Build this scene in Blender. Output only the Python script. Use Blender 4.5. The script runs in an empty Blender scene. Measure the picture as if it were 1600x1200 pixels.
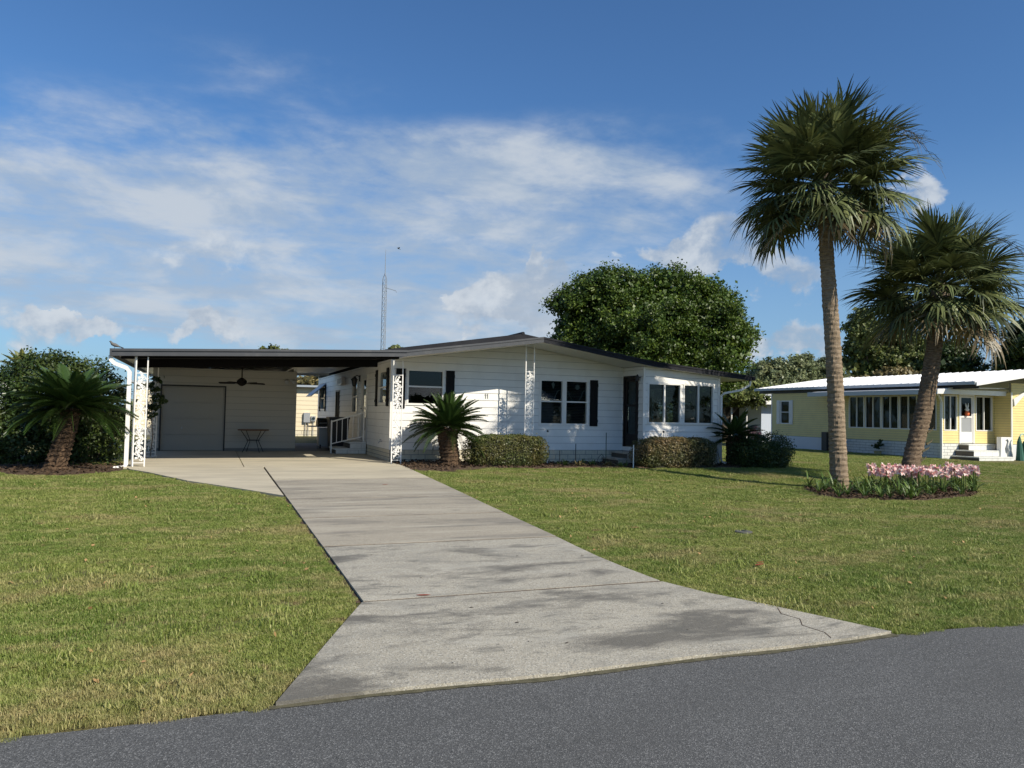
import bpy, math, random
import numpy as np
from mathutils import Vector, Matrix
random.seed(7); rng = np.random.default_rng(7)
S = bpy.context.scene
COL = S.collection
rad = math.radians

# ------------------------------------------------------------------ camera
CAM = Vector((-4.5906, -20.8755, 1.38)); YAW, PIT, ROLL = .3722, .0387, .020
fw = Vector((math.sin(YAW), math.cos(YAW), 0)); rt = Vector((math.cos(YAW), -math.sin(YAW), 0)); up = Vector((0, 0, 1))
f_ = fw*math.cos(PIT)+up*math.sin(PIT); u_ = up*math.cos(PIT)-fw*math.sin(PIT)
R_ = rt*math.cos(ROLL)+u_*math.sin(ROLL); U_ = u_*math.cos(ROLL)-rt*math.sin(ROLL)
cd = bpy.data.cameras.new('camera'); cam = bpy.data.objects.new('camera', cd); COL.objects.link(cam)
M = Matrix((R_, U_, -f_)).transposed().to_4x4(); M.translation = CAM
cam.matrix_world = M
cd.sensor_width = 36; cd.lens = 27.0; cd.clip_start = .1; cd.clip_end = 3000
S.camera = cam

# ------------------------------------------------------------------ light, sky, exposure
SUN = Vector((.79, -1.5, 1.30)).normalized()
S.view_settings.view_transform = 'Standard'; S.view_settings.look = 'None'
S.view_settings.exposure = 0.18; S.view_settings.gamma = 1
S.view_settings.use_curve_mapping = False
sl = bpy.data.lights.new('sun', 'SUN'); sl.energy = 5.0; sl.angle = rad(.53); sl.color = (1, .92, .77)
so = bpy.data.objects.new('sun', sl); COL.objects.link(so)
so.rotation_euler = SUN.to_track_quat('Z', 'Y').to_euler(); so.location = (20, -40, 40)

W = bpy.data.worlds.new('World'); S.world = W; W.use_nodes = True
wn, wl = W.node_tree.nodes, W.node_tree.links
wn.clear()
def wN(t, **k):
    n = wn.new(t)
    for a, b in k.items(): setattr(n, a, b)
    return n
def wM(op, a, b=None, c=None):
    n = wN('ShaderNodeMath', operation=op)
    for i, v in enumerate((a, b, c)):
        if v is None: continue
        if isinstance(v, (int, float)): n.inputs[i].default_value = v
        else: wl.new(v, n.inputs[i])
    return n.outputs[0]
def wR(v, a, b, c=0., d=1., mode='SMOOTHSTEP'):
    n = wN('ShaderNodeMapRange', interpolation_type=mode); wl.new(v, n.inputs[0])
    for i, q in enumerate((a, b, c, d)): n.inputs[i+1].default_value = q
    return n.outputs[0]
sky = wN('ShaderNodeTexSky', sky_type='NISHITA', sun_disc=False)
sky.sun_elevation = math.asin(SUN.z); sky.sun_rotation = math.atan2(SUN.x, SUN.y)
sky.air_density = 1.0; sky.dust_density = .5; sky.ozone_density = 2.4; sky.altitude = 30
tc = wN('ShaderNodeTexCoord'); sx = wN('ShaderNodeSeparateXYZ'); wl.new(tc.outputs['Generated'], sx.inputs[0])
X, Y, Z = sx.outputs
azm = wM('MULTIPLY', wM('ARCTAN2', X, Y), 180/math.pi)
elv = wM('MULTIPLY', wM('ARCSINE', Z), 180/math.pi)
den = wM('ADD', wM('MAXIMUM', Z, 0.0), .16)
cmb = wN('ShaderNodeCombineXYZ'); wl.new(wM('DIVIDE', X, den), cmb.inputs[0]); wl.new(wM('DIVIDE', Y, den), cmb.inputs[1])
def wnoise(vec, scale, detail, rough, dist=0., st=(1, 1, 1), rot=0., loc=(0, 0, 0)):
    m = wN('ShaderNodeMapping'); wl.new(vec, m.inputs[0]); m.inputs['Scale'].default_value = st
    m.inputs['Rotation'].default_value = (0, 0, rot); m.inputs['Location'].default_value = loc
    n = wN('ShaderNodeTexNoise'); wl.new(m.outputs[0], n.inputs['Vector'])
    n.inputs['Scale'].default_value = scale; n.inputs['Detail'].default_value = detail
    n.inputs['Roughness'].default_value = rough; n.inputs['Distortion'].default_value = dist
    return n.outputs[0]
def blob(a, e, ra, re):
    dx = wM('MULTIPLY', wM('SUBTRACT', azm, a), 1/ra); dy = wM('MULTIPLY', wM('SUBTRACT', elv, e), 1/re)
    return wM('MAXIMUM', wM('SUBTRACT', 1.0, wM('ADD', wM('MULTIPLY', dx, dx), wM('MULTIPLY', dy, dy))), 0.)
def px2ae(px, py):
    v = (f_ + R_*((px-800)/1200) + U_*((600-py)/1200)).normalized()
    return math.degrees(math.atan2(v.x, v.y)), math.degrees(math.asin(v.z))
def pblob(px, py, rx, ry):
    a, e = px2ae(px, py); return blob(a, e, rx/21., ry/21.)
def addall(l):
    o = l[0]
    for q in l[1:]: o = wM('ADD', o, q)
    return o
# high thin cloud: a broad band seen over the house, and the same weather thinly all round
n1 = wnoise(cmb.outputs[0], 1.5, 9, .62, .6, (1, 2.2, 1), .35, (3, 1, 0))
n2 = wnoise(tc.outputs['Generated'], 7.5, 7, .58, .25, (1, 1, 2.6), 0, (2, 5, 1))
n5 = wnoise(tc.outputs['Generated'], 26., 6, .62, .15, (1, 1, 2.4))
ncir = wM('ADD', wM('ADD', wM('MULTIPLY', n1, .40), wM('MULTIPLY', n2, .40)), wM('MULTIPLY', n5, .20))
fieldc = addall([wM('MULTIPLY', pblob(430, 350, 760, 190), 1.0), wM('MULTIPLY', pblob(900, 275, 420, 110), .7),
                 wM('MULTIPLY', pblob(150, 400, 420, 130), .7), wM('MULTIPLY', pblob(600, 480, 480, 130), 1.0),
                 wM('MULTIPLY', pblob(420, 110, 260, 50), .35)])
glob = wR(wnoise(cmb.outputs[0], .55, 3, .5, 0, (1, 1, 1), 0, (5, 9, 0)), .5, .75, 0, .5)
out_frame = wM('SUBTRACT', 1.0, wM('MINIMUM', wM('MULTIPLY', blob(21, 12, 48, 30), 1.6), 1.0))
fieldc = wM('MINIMUM', wM('ADD', fieldc, wM('MULTIPLY', glob, out_frame)), 1.0)
cirr = wM('MULTIPLY', wR(wM('ADD', ncir, wM('MULTIPLY', fieldc, .20)), .46, .80), wR(fieldc, .0, .75))
cirr = wM('MULTIPLY', cirr, .94)
# low cumulus heads
n3 = wnoise(tc.outputs['Generated'], 9., 8, .58, .3, (1, 1, 1.6))
n4 = wnoise(tc.outputs['Generated'], 30., 5, .6, .2)
azm = wM('ADD', azm, wM('MULTIPLY', wM('SUBTRACT', n3, .5), 13.)); elv0 = elv
elv = wM('ADD', elv, wM('ADD', wM('MULTIPLY', wM('SUBTRACT', wnoise(tc.outputs['Generated'], 14., 6, .6, 0, (1, 1, 1), 0, (4, 4, 4)), .5), 7.), wM('MULTIPLY', wM('SUBTRACT', n4, .5), 2.5)))
fieldk = addall([pblob(800, 462, 78, 50), pblob(745, 485, 60, 34), pblob(850, 430, 34, 26), pblob(1055, 400, 75, 40), pblob(1215, 432, 85, 52),
                 pblob(1452, 305, 55, 42), pblob(140, 500, 75, 26), pblob(150, 484, 34, 22), pblob(1240, 535, 90, 36), wM('MULTIPLY', pblob(350, 385, 130, 46), .55),
                 pblob(1130, 380, 90, 60), pblob(330, 520, 90, 22), wM('MULTIPLY', pblob(1560, 560, 130, 60), .8), wM('MULTIPLY', pblob(60, 520, 80, 40), .7),
                 wM('MULTIPLY', blob(-60, 9, 26, 6), .9), wM('MULTIPLY', blob(95, 8, 30, 6), .9), wM('MULTIPLY', blob(160, 10, 34, 7), .9), wM('MULTIPLY', blob(-130, 9, 34, 7), .9)])
dens = wM('ADD', wM('MINIMUM', wM('MULTIPLY', fieldk, 1.1), .9), wM('ADD', wM('MULTIPLY', wM('SUBTRACT', n3, .5), 2.1), wM('MULTIPLY', wM('SUBTRACT', n4, .5), .8)))
cumu = wM('MULTIPLY', wR(dens, .26, 1.05), wR(fieldk, .0, .55))
cumu = wM('MULTIPLY', cumu, .90)
def wmix(fac, a, b):
    n = wN('ShaderNodeMix', data_type='RGBA'); wl.new(fac, n.inputs[0])
    for s, v in ((6, a), (7, b)):
        if isinstance(v, tuple): n.inputs[s].default_value = (*v, 1)
        else: wl.new(v, n.inputs[s])
    return n.outputs[2]
SKYMUL = (.74, 1.12, 1.48)
mul = wN('ShaderNodeMix', data_type='RGBA', blend_type='MULTIPLY'); mul.inputs[0].default_value = 1
wl.new(sky.outputs[0], mul.inputs[6]); mul.inputs[7].default_value = (*SKYMUL, 1)
haze = wM('MULTIPLY', wR(elv0, 0., 20., 1., 0.), .62)
base = wmix(haze, mul.outputs[2], (3.6, 5.4, 7.6))
c1 = wmix(cirr, base, wmix(wR(n2, .42, .66), (4.7, 5.8, 7.3), (6.6, 7.3, 8.2)))

ccol = wmix(wR(wM('ADD', n3, wM('MULTIPLY', n4, .5)), .62, .92), (4.2, 5.1, 6.4), (7.6, 8.2, 8.9))
c2 = wmix(cumu, c1, ccol)
bg = wN('ShaderNodeBackground'); bg.inputs[1].default_value = .074
wl.new(c2, bg.inputs[0]); wo = wN('ShaderNodeOutputWorld'); wl.new(bg.outputs[0], wo.inputs[0])

S.render.engine = 'CYCLES'
S.cycles.max_bounces = 6; S.cycles.transparent_max_bounces = 12; S.cycles.diffuse_bounces = 3

# ------------------------------------------------------------------ materials
MATS = {}
def mat(name, col, rough=.6, col2=None, scale=4., lo=.4, hi=.65, bump=0., bscale=60., metal=0., spec=.5, col3=None, s3=1.2, lo3=.55, hi3=.7, transl=0., attr=None, stretch=(1, 1, 1), detail=6):
    if name in MATS: return MATS[name]
    m = bpy.data.materials.new(name); m.use_nodes = True; MATS[name] = m
    n, l = m.node_tree.nodes, m.node_tree.links
    b = n['Principled BSDF']; b.inputs['Roughness'].default_value = rough; b.inputs['Metallic'].default_value = metal
    b.inputs['Specular IOR Level'].default_value = spec
    g = n.new('ShaderNodeNewGeometry'); mp = n.new('ShaderNodeMapping'); mp.inputs['Scale'].default_value = stretch
    l.new(g.outputs['Position'], mp.inputs[0]); vec = mp.outputs[0]
    def noise(sc, det=detail, ro=.6):
        q = n.new('ShaderNodeTexNoise'); q.inputs['Scale'].default_value = sc; q.inputs['Detail'].default_value = det
        q.inputs['Roughness'].default_value = ro; l.new(vec, q.inputs['Vector']); return q.outputs[0]
    def rng_(v, a, c):
        q = n.new('ShaderNodeMapRange'); q.inputs[1].default_value = a; q.inputs[2].default_value = c; l.new(v, q.inputs[0]); return q.outputs[0]
    def mix(f, a, c):
        q = n.new('ShaderNodeMix'); q.data_type = 'RGBA'; l.new(f, q.inputs[0])
        for s, v in ((6, a), (7, c)):
            if isinstance(v, tuple): q.inputs[s].default_value = (*v, 1)
            else: l.new(v, q.inputs[s])
        return q.outputs[2]
    out = tuple(col)
    if col2 is not None:
        out = mix(rng_(noise(scale), lo, hi), out, tuple(col2))
    if col3 is not None:
        out = mix(rng_(noise(s3), lo3, hi3), out, tuple(col3))
    if attr:
        a = n.new('ShaderNodeAttribute'); a.attribute_name = 'tint'
        hv = n.new('ShaderNodeMix'); hv.data_type = 'RGBA'; hv.blend_type = 'MULTIPLY'; hv.inputs[0].default_value = 1
        if isinstance(out, tuple): hv.inputs[6].default_value = (*out, 1)
        else: l.new(out, hv.inputs[6])
        cr = n.new('ShaderNodeValToRGB'); cr.color_ramp.elements[0].color = (*attr[0], 1); cr.color_ramp.elements[1].color = (*attr[1], 1)
        l.new(a.outputs['Fac'], cr.inputs[0]); l.new(cr.outputs[0], hv.inputs[7]); out = hv.outputs[2]
    if isinstance(out, tuple): b.inputs['Base Color'].default_value = (*out, 1)
    else: l.new(out, b.inputs['Base Color'])
    if bump:
        bp = n.new('ShaderNodeBump'); bp.inputs['Strength'].default_value = bump; bp.inputs['Distance'].default_value = .01
        l.new(noise(bscale, 4, .7), bp.inputs['Height']); l.new(bp.outputs[0], b.inputs['Normal'])
    if transl:
        t = n.new('ShaderNodeBsdfTranslucent'); mx = n.new('ShaderNodeMixShader'); mx.inputs[0].default_value = transl
        if isinstance(out, tuple): t.inputs[0].default_value = (*out, 1)
        else: l.new(out, t.inputs[0])
        l.new(b.outputs[0], mx.inputs[1]); l.new(t.outputs[0], mx.inputs[2]); l.new(mx.outputs[0], n['Material Output'].inputs[0])
    return m
siding = mat('white_siding', (.82, .80, .76), .45, (.74, .715, .67), 2.2, .45, .8, .04, 30)
white = mat('white_paint', (.82, .80, .76), .4, (.72, .70, .66), 6, .5, .8)
trim = mat('white_trim', (.78, .76, .72), .4)
soffit_m = mat('soffit_cream', (.74, .72, .66), .6)
bronze = mat('shade_dark_bronze', (.018, .019, .024), .7, (.028, .029, .034), 3, .45, .7, 0, 60, .0, .15)  # darkened: palm shade on the right fascia is put into this colour
gutter_m = mat('grey_gutter_metal', (.060, .062, .068), .4, (.085, .085, .088), 3, .5, .75, 0, 60, .0)
shade_black = mat('beam_shade_black', (.006, .005, .005), .8, spec=.15)  # near black: deep shade under the carport roof put into the colour
black = mat('black_paint', (.018, .018, .02), .45)
shut = mat('black_shutter', (.010, .010, .011), .7, spec=.2)
brown = mat('dark_brown_door', (.016, .010, .008), .6, spec=.3)
block = mat('cream_block', (.66, .60, .46), .85, (.56, .50, .38), 8, .4, .7, .3, 90)
mortar = mat('mortar', (.11, .095, .075), .95)
lapback = mat('lap_shade_backing', (.22, .22, .21), .9)  # lap shadow lines put in as dark grey showing between planks
blockw = mat('pale_block', (.70, .70, .66), .85, (.60, .60, .56), 6, .4, .7, .2, 60)
stepm = mat('step_brick', (.50, .46, .38), .85, (.36, .30, .24), 9, .4, .7, .2, 80)
interior = mat('interior_wall', (.22, .205, .185), .8)
room_dark = mat('room_interior', (.06, .055, .05), .9)
blind = mat('window_blind', (.16, .16, .17), .5)
curtain = mat('curtain', (.26, .25, .21), .8, (.16, .15, .13), 20, .4, .6, 0, 10, 0, .3, None, 1, .5, .7, 0, None, (1, 1, .05))
concrete_a = mat('smooth_concrete', (.52, .465, .35), .85, (.40, .355, .27), 1.1, .35, .7, .25, 60, 0, .3, (.26, .24, .20), .7, .52, .75, stretch=(.5, 1.6, 1))
concrete_g = mat('shaded_carport_concrete', (.20, .185, .16), .75, (.14, .13, .115), 1.2, .35, .7, .15, 60)  # darker concrete: carport shade put into the colour
metal = mat('galvanised_steel', (.42, .44, .46), .45, None, metal=.6)
wicker = mat('rust_table', (.16, .09, .05), .7)
wood_fan = mat('dark_fan', (.010, .008, .007), .7, spec=.15)
yellow = mat('yellow_siding', (.76, .63, .27), .55, (.70, .57, .25), 2, .4, .7)
roofw = mat('white_roof_metal', (.86, .86, .86), .35, (.72, .72, .72), 1.5, .45, .8)
beige = mat('beige_siding', (.70, .60, .42), .6)
mulch_m = mat('mulch', (.05, .028, .014), .95, (.11, .068, .038), 30, .4, .65, .8, 60)

def speckle_mat(name, base, a, b, sc, rough, patches=None, bumpd=.004):
    m = bpy.data.materials.new(name); m.use_nodes = True; n, l = m.node_tree.nodes, m.node_tree.links
    bs = n['Principled BSDF']; bs.inputs['Roughness'].default_value = rough; bs.inputs['Specular IOR Level'].default_value = .35
    g = n.new('ShaderNodeNewGeometry')
    def noise(s, det, ro=.6, st=(1, 1, 1), loc=(0, 0, 0), dist=0):
        mp = n.new('ShaderNodeMapping'); mp.inputs['Scale'].default_value = st; mp.inputs['Location'].default_value = loc; l.new(g.outputs['Position'], mp.inputs[0])
        q = n.new('ShaderNodeTexNoise'); q.inputs['Scale'].default_value = s; q.inputs['Detail'].default_value = det; q.inputs['Roughness'].default_value = ro
        q.inputs['Distortion'].default_value = dist
        l.new(mp.outputs[0], q.inputs['Vector']); return q.outputs[0]
    def mr(v, x, y, c=0, d=1):
        q = n.new('ShaderNodeMapRange'); q.inputs[1].default_value = x; q.inputs[2].default_value = y; q.inputs[3].default_value = c; q.inputs[4].default_value = d
        l.new(v, q.inputs[0]); return q.outputs[0]
    def mix(f, x, y):
        q = n.new('ShaderNodeMix'); q.data_type = 'RGBA'; l.new(f, q.inputs[0])
        for s, v in ((6, x), (7, y)):
            if isinstance(v, tuple): q.inputs[s].default_value = (*v, 1)
            else: l.new(v, q.inputs[s])
        return q.outputs[2]
    vo = n.new('ShaderNodeTexVoronoi'); vo.inputs['Scale'].default_value = sc; l.new(g.outputs['Position'], vo.inputs['Vector'])
    sp = n.new('ShaderNodeSeparateColor'); l.new(vo.outputs['Color'], sp.inputs[0])
    c = mix(mr(noise(.8, 5), .3, .7), base, tuple(x*.85 for x in base))
    c = mix(mr(sp.outputs[0], .68, 1.0), c, b)
    c = mix(mr(sp.outputs[1], .60, 1.0), c, a)
    for (col, s, lo, hi, st, loc, amt) in (patches or []):
        c = mix(mr(noise(s, 7, .68, st, loc, .4), lo, hi, 0, amt), c, col)
    l.new(c, bs.inputs['Base Color'])
    bp = n.new('ShaderNodeBump'); bp.inputs['Strength'].default_value = .5; bp.inputs['Distance'].default_value = bumpd
    l.new(vo.outputs['Distance'], bp.inputs['Height']); l.new(bp.outputs[0], bs.inputs['Normal'])
    return m
asphalt = speckle_mat('asphalt', (.105, .106, .104), (.045, .046, .046), (.25, .25, .245), 185, .85,
                      [((.075, .075, .072), .35, .5, .7, (.4, 1.5, 1), (0, 0, 0), .6)], .006)
concrete_b = speckle_mat('weathered_concrete', (.41, .375, .30), (.20, .19, .165), (.52, .50, .43), 120, .9,
                      [((.24, .23, .20), 2.2, .48, .66, (1, 1.7, 1), (0, 0, 0), .6), ((.44, .42, .36), 1.3, .53, .66, (.6, 1.8, 1), (7, 7, 0), .5), ((.085, .08, .07), .62, .51, .62, (.8, 2.0, 1), (4, 2, 0), .78),
                       ((.12, .115, .10), 2.4, .55, .66, (.7, 1.8, 1), (1, 5, 0), .7)], .003)
concrete_c = speckle_mat('mid_concrete', (.37, .325, .25), (.25, .23, .19), (.46, .43, .36), 140, .88,
                      [((.18, .165, .14), .8, .49, .62, (.5, 2.4, 1), (1, 2, 0), .75), ((.48, .44, .355), 1.1, .52, .66, (.4, 2.4, 1), (9, 3, 0), .65), ((.13, .12, .10), 2.6, .58, .70, (.6, 2, 1), (3, 3, 0), .6)], .002)

def glass_mat(name='window_glass', tint=(.55, .60, .60), base=.10):
    m = bpy.data.materials.new(name); m.use_nodes = True; n, l = m.node_tree.nodes, m.node_tree.links
    n.remove(n['Principled BSDF'])
    t = n.new('ShaderNodeBsdfTransparent'); t.inputs[0].default_value = (*tint, 1)
    g = n.new('ShaderNodeBsdfGlossy'); g.inputs['Roughness'].default_value = .02; g.inputs[0].default_value = (.9, .95, 1, 1)
    lw = n.new('ShaderNodeLayerWeight'); lw.inputs[0].default_value = .5
    pw_ = n.new('ShaderNodeMath'); pw_.operation = 'POWER'; pw_.inputs[1].default_value = 5; l.new(lw.outputs['Facing'], pw_.inputs[0])
    ad = n.new('ShaderNodeMath'); ad.operation = 'MULTIPLY_ADD'; ad.inputs[1].default_value = .9; ad.inputs[2].default_value = .022
    l.new(pw_.outputs[0], ad.inputs[0])
    mx = n.new('ShaderNodeMixShader'); l.new(ad.outputs[0], mx.inputs[0]); l.new(t.outputs[0], mx.inputs[1]); l.new(g.outputs[0], mx.inputs[2])
    l.new(mx.outputs[0], n['Material Output'].inputs[0]); return m
glass = glass_mat()

# grass: one colour field in world space for the turf sheet and the blades
def grass_mat(name, k, blade):
    m = bpy.data.materials.new(name); m.use_nodes = True; n, l = m.node_tree.nodes, m.node_tree.links
    bs = n['Principled BSDF']; bs.inputs['Roughness'].default_value = .75 if not blade else .5; bs.inputs['Specular IOR Level'].default_value = .25
    g = n.new('ShaderNodeNewGeometry')
    def noise(s, det, loc=(0, 0, 0), ro=.6, st=(1, 1, 0)):
        mp = n.new('ShaderNodeMapping'); mp.inputs['Scale'].default_value = st; mp.inputs['Location'].default_value = loc; l.new(g.outputs['Position'], mp.inputs[0])
        q = n.new('ShaderNodeTexNoise'); q.inputs['Scale'].default_value = s; q.inputs['Detail'].default_value = det; q.inputs['Roughness'].default_value = ro
        l.new(mp.outputs[0], q.inputs['Vector']); return q.outputs[0]
    def mr(v, x, y, c=0, d=1):
        q = n.new('ShaderNodeMapRange'); q.inputs[1].default_value = x; q.inputs[2].default_value = y; q.inputs[3].default_value = c; q.inputs[4].default_value = d
        l.new(v, q.inputs[0]); return q.outputs[0]
    def mix(f, x, y):
        q = n.new('ShaderNodeMix'); q.data_type = 'RGBA'; l.new(f, q.inputs[0])
        for s, v in ((6, x), (7, y)):
            if isinstance(v, tuple): q.inputs[s].default_value = (*[a*k for a in v], 1)
            else: l.new(v, q.inputs[s])
        return q.outputs[2]
    c = mix(mr(noise(.5, 4), .40, .60), (.232, .262, .066), (.148, .205, .040))
    c = mix(mr(noise(1.6, 6, (3, 3, 0), .7, (1, 1.8, 0)), .49, .62, 0, .7), c, (.41, .365, .155))
    c = mix(mr(noise(.42, 6, (11, 4, 0), .62, (1, 1.8, 0)), .54, .64, 0, .75), c, (.38, .30, .15))
    c = mix(mr(noise(9., 3, (5, 3, 0)), .42, .66, 0, .5), c, (.10, .14, .025))
    c = mix(mr(noise(2.6, 5, (8, 1, 0), .7), .60, .68, 0, .75), c, (.23, .15, .085))
    if blade:
        a = n.new('ShaderNodeAttribute'); a.attribute_name = 'tint'
        c = mix(mr(a.outputs['Fac'], .82, .92, 0, .6), c, (.42, .38, .17))
        c = mix(mr(a.outputs['Fac'], .0, .35, .55, 0), c, (.07, .12, .02))
    else:
        c = mix(mr(noise(60, 2), .30, .7), c, (.15, .115, .055))
    l.new(c, bs.inputs['Base Color'])
    if blade:
        t = n.new('ShaderNodeBsdfTranslucent'); mx = n.new('ShaderNodeMixShader'); mx.inputs[0].default_value = .3
        l.new(c, t.inputs[0]); l.new(bs.outputs[0], mx.inputs[1]); l.new(t.outputs[0], mx.inputs[2]); l.new(mx.outputs[0], n['Material Output'].inputs[0])
    else:
        bp = n.new('ShaderNodeBump'); bp.inputs['Strength'].default_value = .9; bp.inputs['Distance'].default_value = .04
        l.new(noise(40, 4), bp.inputs['Height']); l.new(bp.outputs[0], bs.inputs['Normal'])
    return m
turf = grass_mat('turf', .82, False); bladem = grass_mat('grass_blade', 1.32, True)
def leafm(name, c, c2, tr=.2, rough=.45, t0=(.55, .6, .5), t1=(1.25, 1.2, 1.1)):
    return mat(name, c, rough, c2, 1.5, .4, .65, transl=tr, attr=(t0, t1), spec=.4)
oak_leaf = leafm('oak_leaf', (.05, .095, .016), (.10, .145, .024), t0=(.4, .45, .4), t1=(1.6, 1.5, 1.2))
hedge_leaf = leafm('hedge_leaf', (.075, .11, .03), (.12, .12, .04), t1=(1.7, 1.35, 1.3))
hedge2_leaf = leafm('russet_hedge_leaf', (.09, .10, .035), (.19, .13, .055), t1=(1.6, 1.5, 1.6))
shrub_leaf = leafm('shrub_leaf', (.036, .068, .017), (.068, .095, .024), t0=(.4, .45, .4), t1=(1.6, 1.5, 1.3))
dark_leaf = leafm('dark_leaf', (.035, .065, .018), (.055, .085, .022))
grey_leaf = leafm('grey_green_leaf', (.16, .20, .10), (.22, .24, .12), t0=(.7, .7, .7))
olive_leaf = leafm('olive_leaf', (.13, .17, .05), (.18, .19, .07))
tan_leaf = leafm('tan_leaf', (.20, .17, .07), (.26, .20, .10))
palm_leaf = leafm('palm_frond', (.078, .102, .046), (.115, .13, .055), .12, .50, (.3, .35, .3), (2.1, 2.0, 1.7))
dead_leaf = leafm('dry_frond', (.17, .13, .08), (.24, .19, .12), .1)
cycad_leaf = leafm('cycad_frond', (.030, .062, .014), (.045, .08, .02), .12, .35, (.6, .6, .6), (1.35, 1.35, 1.2))
ylw_leaf = leafm('sunny_frond', (.22, .24, .06), (.28, .26, .08))
lily_leaf = leafm('lily_leaf', (.10, .17, .04), (.14, .20, .05), .2)
petal = mat('pink_petal', (.80, .33, .33), .5, (.92, .80, .74), 22, .42, .56, transl=.25)
bark = mat('tree_bark', (.12, .09, .065), .9, (.20, .16, .12), 8, .4, .65, .6, 30)
palm_bark = mat('palm_bark', (.22, .165, .11), .95, (.36, .28, .20), 7, .4, .66, 1., 45, 0, .2, (.15, .105, .07), 14, .56, .66, stretch=(1, 1, 5))
palm_bark2 = mat('darker_palm_bark', (.16, .115, .075), .95, (.27, .20, .135), 7, .4, .66, 1., 45, 0, .2, (.09, .06, .04), 12, .5, .62, stretch=(1, 1, 5))
cycad_bark = mat('cycad_bark', (.07, .045, .028), .95, (.14, .09, .055), 22, .42, .62, 1., 40, 0, .2, (.04, .026, .018), 16, .5, .62)
leaf_red = mat('fallen_leaf_red', (.24, .05, .02), .7)
leaf_tan = mat('fallen_leaf_tan', (.36, .22, .09), .7)

# ------------------------------------------------------------------ mesh helpers
def ss(a, b, t):
    t = np.clip((t-a)/(b-a), 0, 1); return t*t*(3-2*t)
def zf(x, y):
    L = -.25*np.clip(-y/16.5, 0, 1)
    Rr = -.25+.18*ss(-5.5, -1.5, y)
    w = ss(1, 7, x)
    return L*(1-w)+Rr*w-.25*ss(12, 26, x)*ss(-14, -2, y)

class MB:
    def __init__(s): s.v = []; s.f = []
    def add(s, vs, fs):
        k = len(s.v); s.v += [tuple(p) for p in vs]; s.f += [tuple(i+k for i in f) for f in fs]; return s
    def box(s, x0, x1, y0, y1, z0, z1):
        v = [(x0, y0, z0), (x1, y0, z0), (x1, y1, z0), (x0, y1, z0), (x0, y0, z1), (x1, y0, z1), (x1, y1, z1), (x0, y1, z1)]
        return s.add(v, [(0, 3, 2, 1), (4, 5, 6, 7), (0, 1, 5, 4), (1, 2, 6, 5), (2, 3, 7, 6), (3, 0, 4, 7)])
    def loop2(s, A, B):          # two equal polygons joined into a closed prism
        n = len(A)
        return s.add(list(A)+list(B), [tuple(range(n))[::-1], tuple(range(n, 2*n))]+[(i, (i+1) % n, n+(i+1) % n, n+i) for i in range(n)])
    def tube(s, pts, r, n=8, cap=True, sq=None):
        pts = [Vector(p) for p in pts]; R = r if hasattr(r, '__len__') else [r]*len(pts); k = len(s.v); pn = None
        for i, p in enumerate(pts):
            t = ((pts[min(i+1, len(pts)-1)]-pts[max(i-1, 0)])).normalized()
            if pn is None:
                a = Vector((0, 0, 1)) if abs(t.z) < .9 else Vector((1, 0, 0)); pn = t.cross(a).normalized()
            pn = (pn-t*pn.dot(t)).normalized(); q = t.cross(pn)
            for j in range(n):
                an = 2*math.pi*(j+.5)/n
                s.v.append(tuple(p+(pn*math.cos(an)+q*math.sin(an))*R[i]))
        for i in range(len(pts)-1):
            for j in range(n):
                s.f.append((k+i*n+j, k+i*n+(j+1) % n, k+(i+1)*n+(j+1) % n, k+(i+1)*n+j))
        if cap:
            s.f.append(tuple(range(k, k+n))[::-1]); s.f.append(tuple(range(k+(len(pts)-1)*n, k+len(pts)*n)))
        return s
    def lathe(s, c, prof, n=16):
        k = len(s.v)
        for r, z in prof:
            for j in range(n):
                a = 2*math.pi*j/n; s.v.append((c[0]+r*math.cos(a), c[1]+r*math.sin(a), c[2]+z))
        for i in range(len(prof)-1):
            for j in range(n): s.f.append((k+i*n+j, k+i*n+(j+1) % n, k+(i+1)*n+(j+1) % n, k+(i+1)*n+j))
        s.f.append(tuple(range(k, k+n))[::-1]); s.f.append(tuple(range(k+(len(prof)-1)*n, k+len(prof)*n)))
        return s
    def mesh(s, name, m, origin=(0, 0, 0), smooth=False):
        me = bpy.data.meshes.new(name); o = origin
        me.from_pydata([(a-o[0], b-o[1], c-o[2]) for a, b, c in s.v], [], s.f)
        me.materials.append(m)
        if smooth: me.polygons.foreach_set('use_smooth', [True]*len(me.polygons))
        me.update(); return me
def link(name, me, parent=None, loc=(0, 0, 0)):
    o = bpy.data.objects.new(name, me); COL.objects.link(o); o.location = loc
    if parent is not None: o.parent = parent
    return o
def root_of(o):
    while o.parent: o = o.parent
    return o
def part(mb, name, m, parent, smooth=False, label=None):
    """mesh given in world coordinates, linked under its thing"""
    r = root_of(parent)
    o = link(name, mb.mesh(name, m, r.location, smooth), parent)
    if label: o['label'] = label
    return o
def thing(name, label, cat, loc=(0, 0, 0), group=None):
    o = bpy.data.objects.new(name, None); COL.objects.link(o); o.location = loc; o.empty_display_size = .2
    o['label'] = label; o['category'] = cat
    if group: o['group'] = group
    return o
def solo(mb, name, m, label, cat, loc, group=None, smooth=False):
    o = link(name, mb.mesh(name, m, loc, smooth), None, loc); o['label'] = label; o['category'] = cat
    if group: o['group'] = group
    return o
def setting(mb, name, m, kind='structure', smooth=False):
    o = link(name, mb.mesh(name, m, (0, 0, 0), smooth)); o['kind'] = kind; return o
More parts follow.
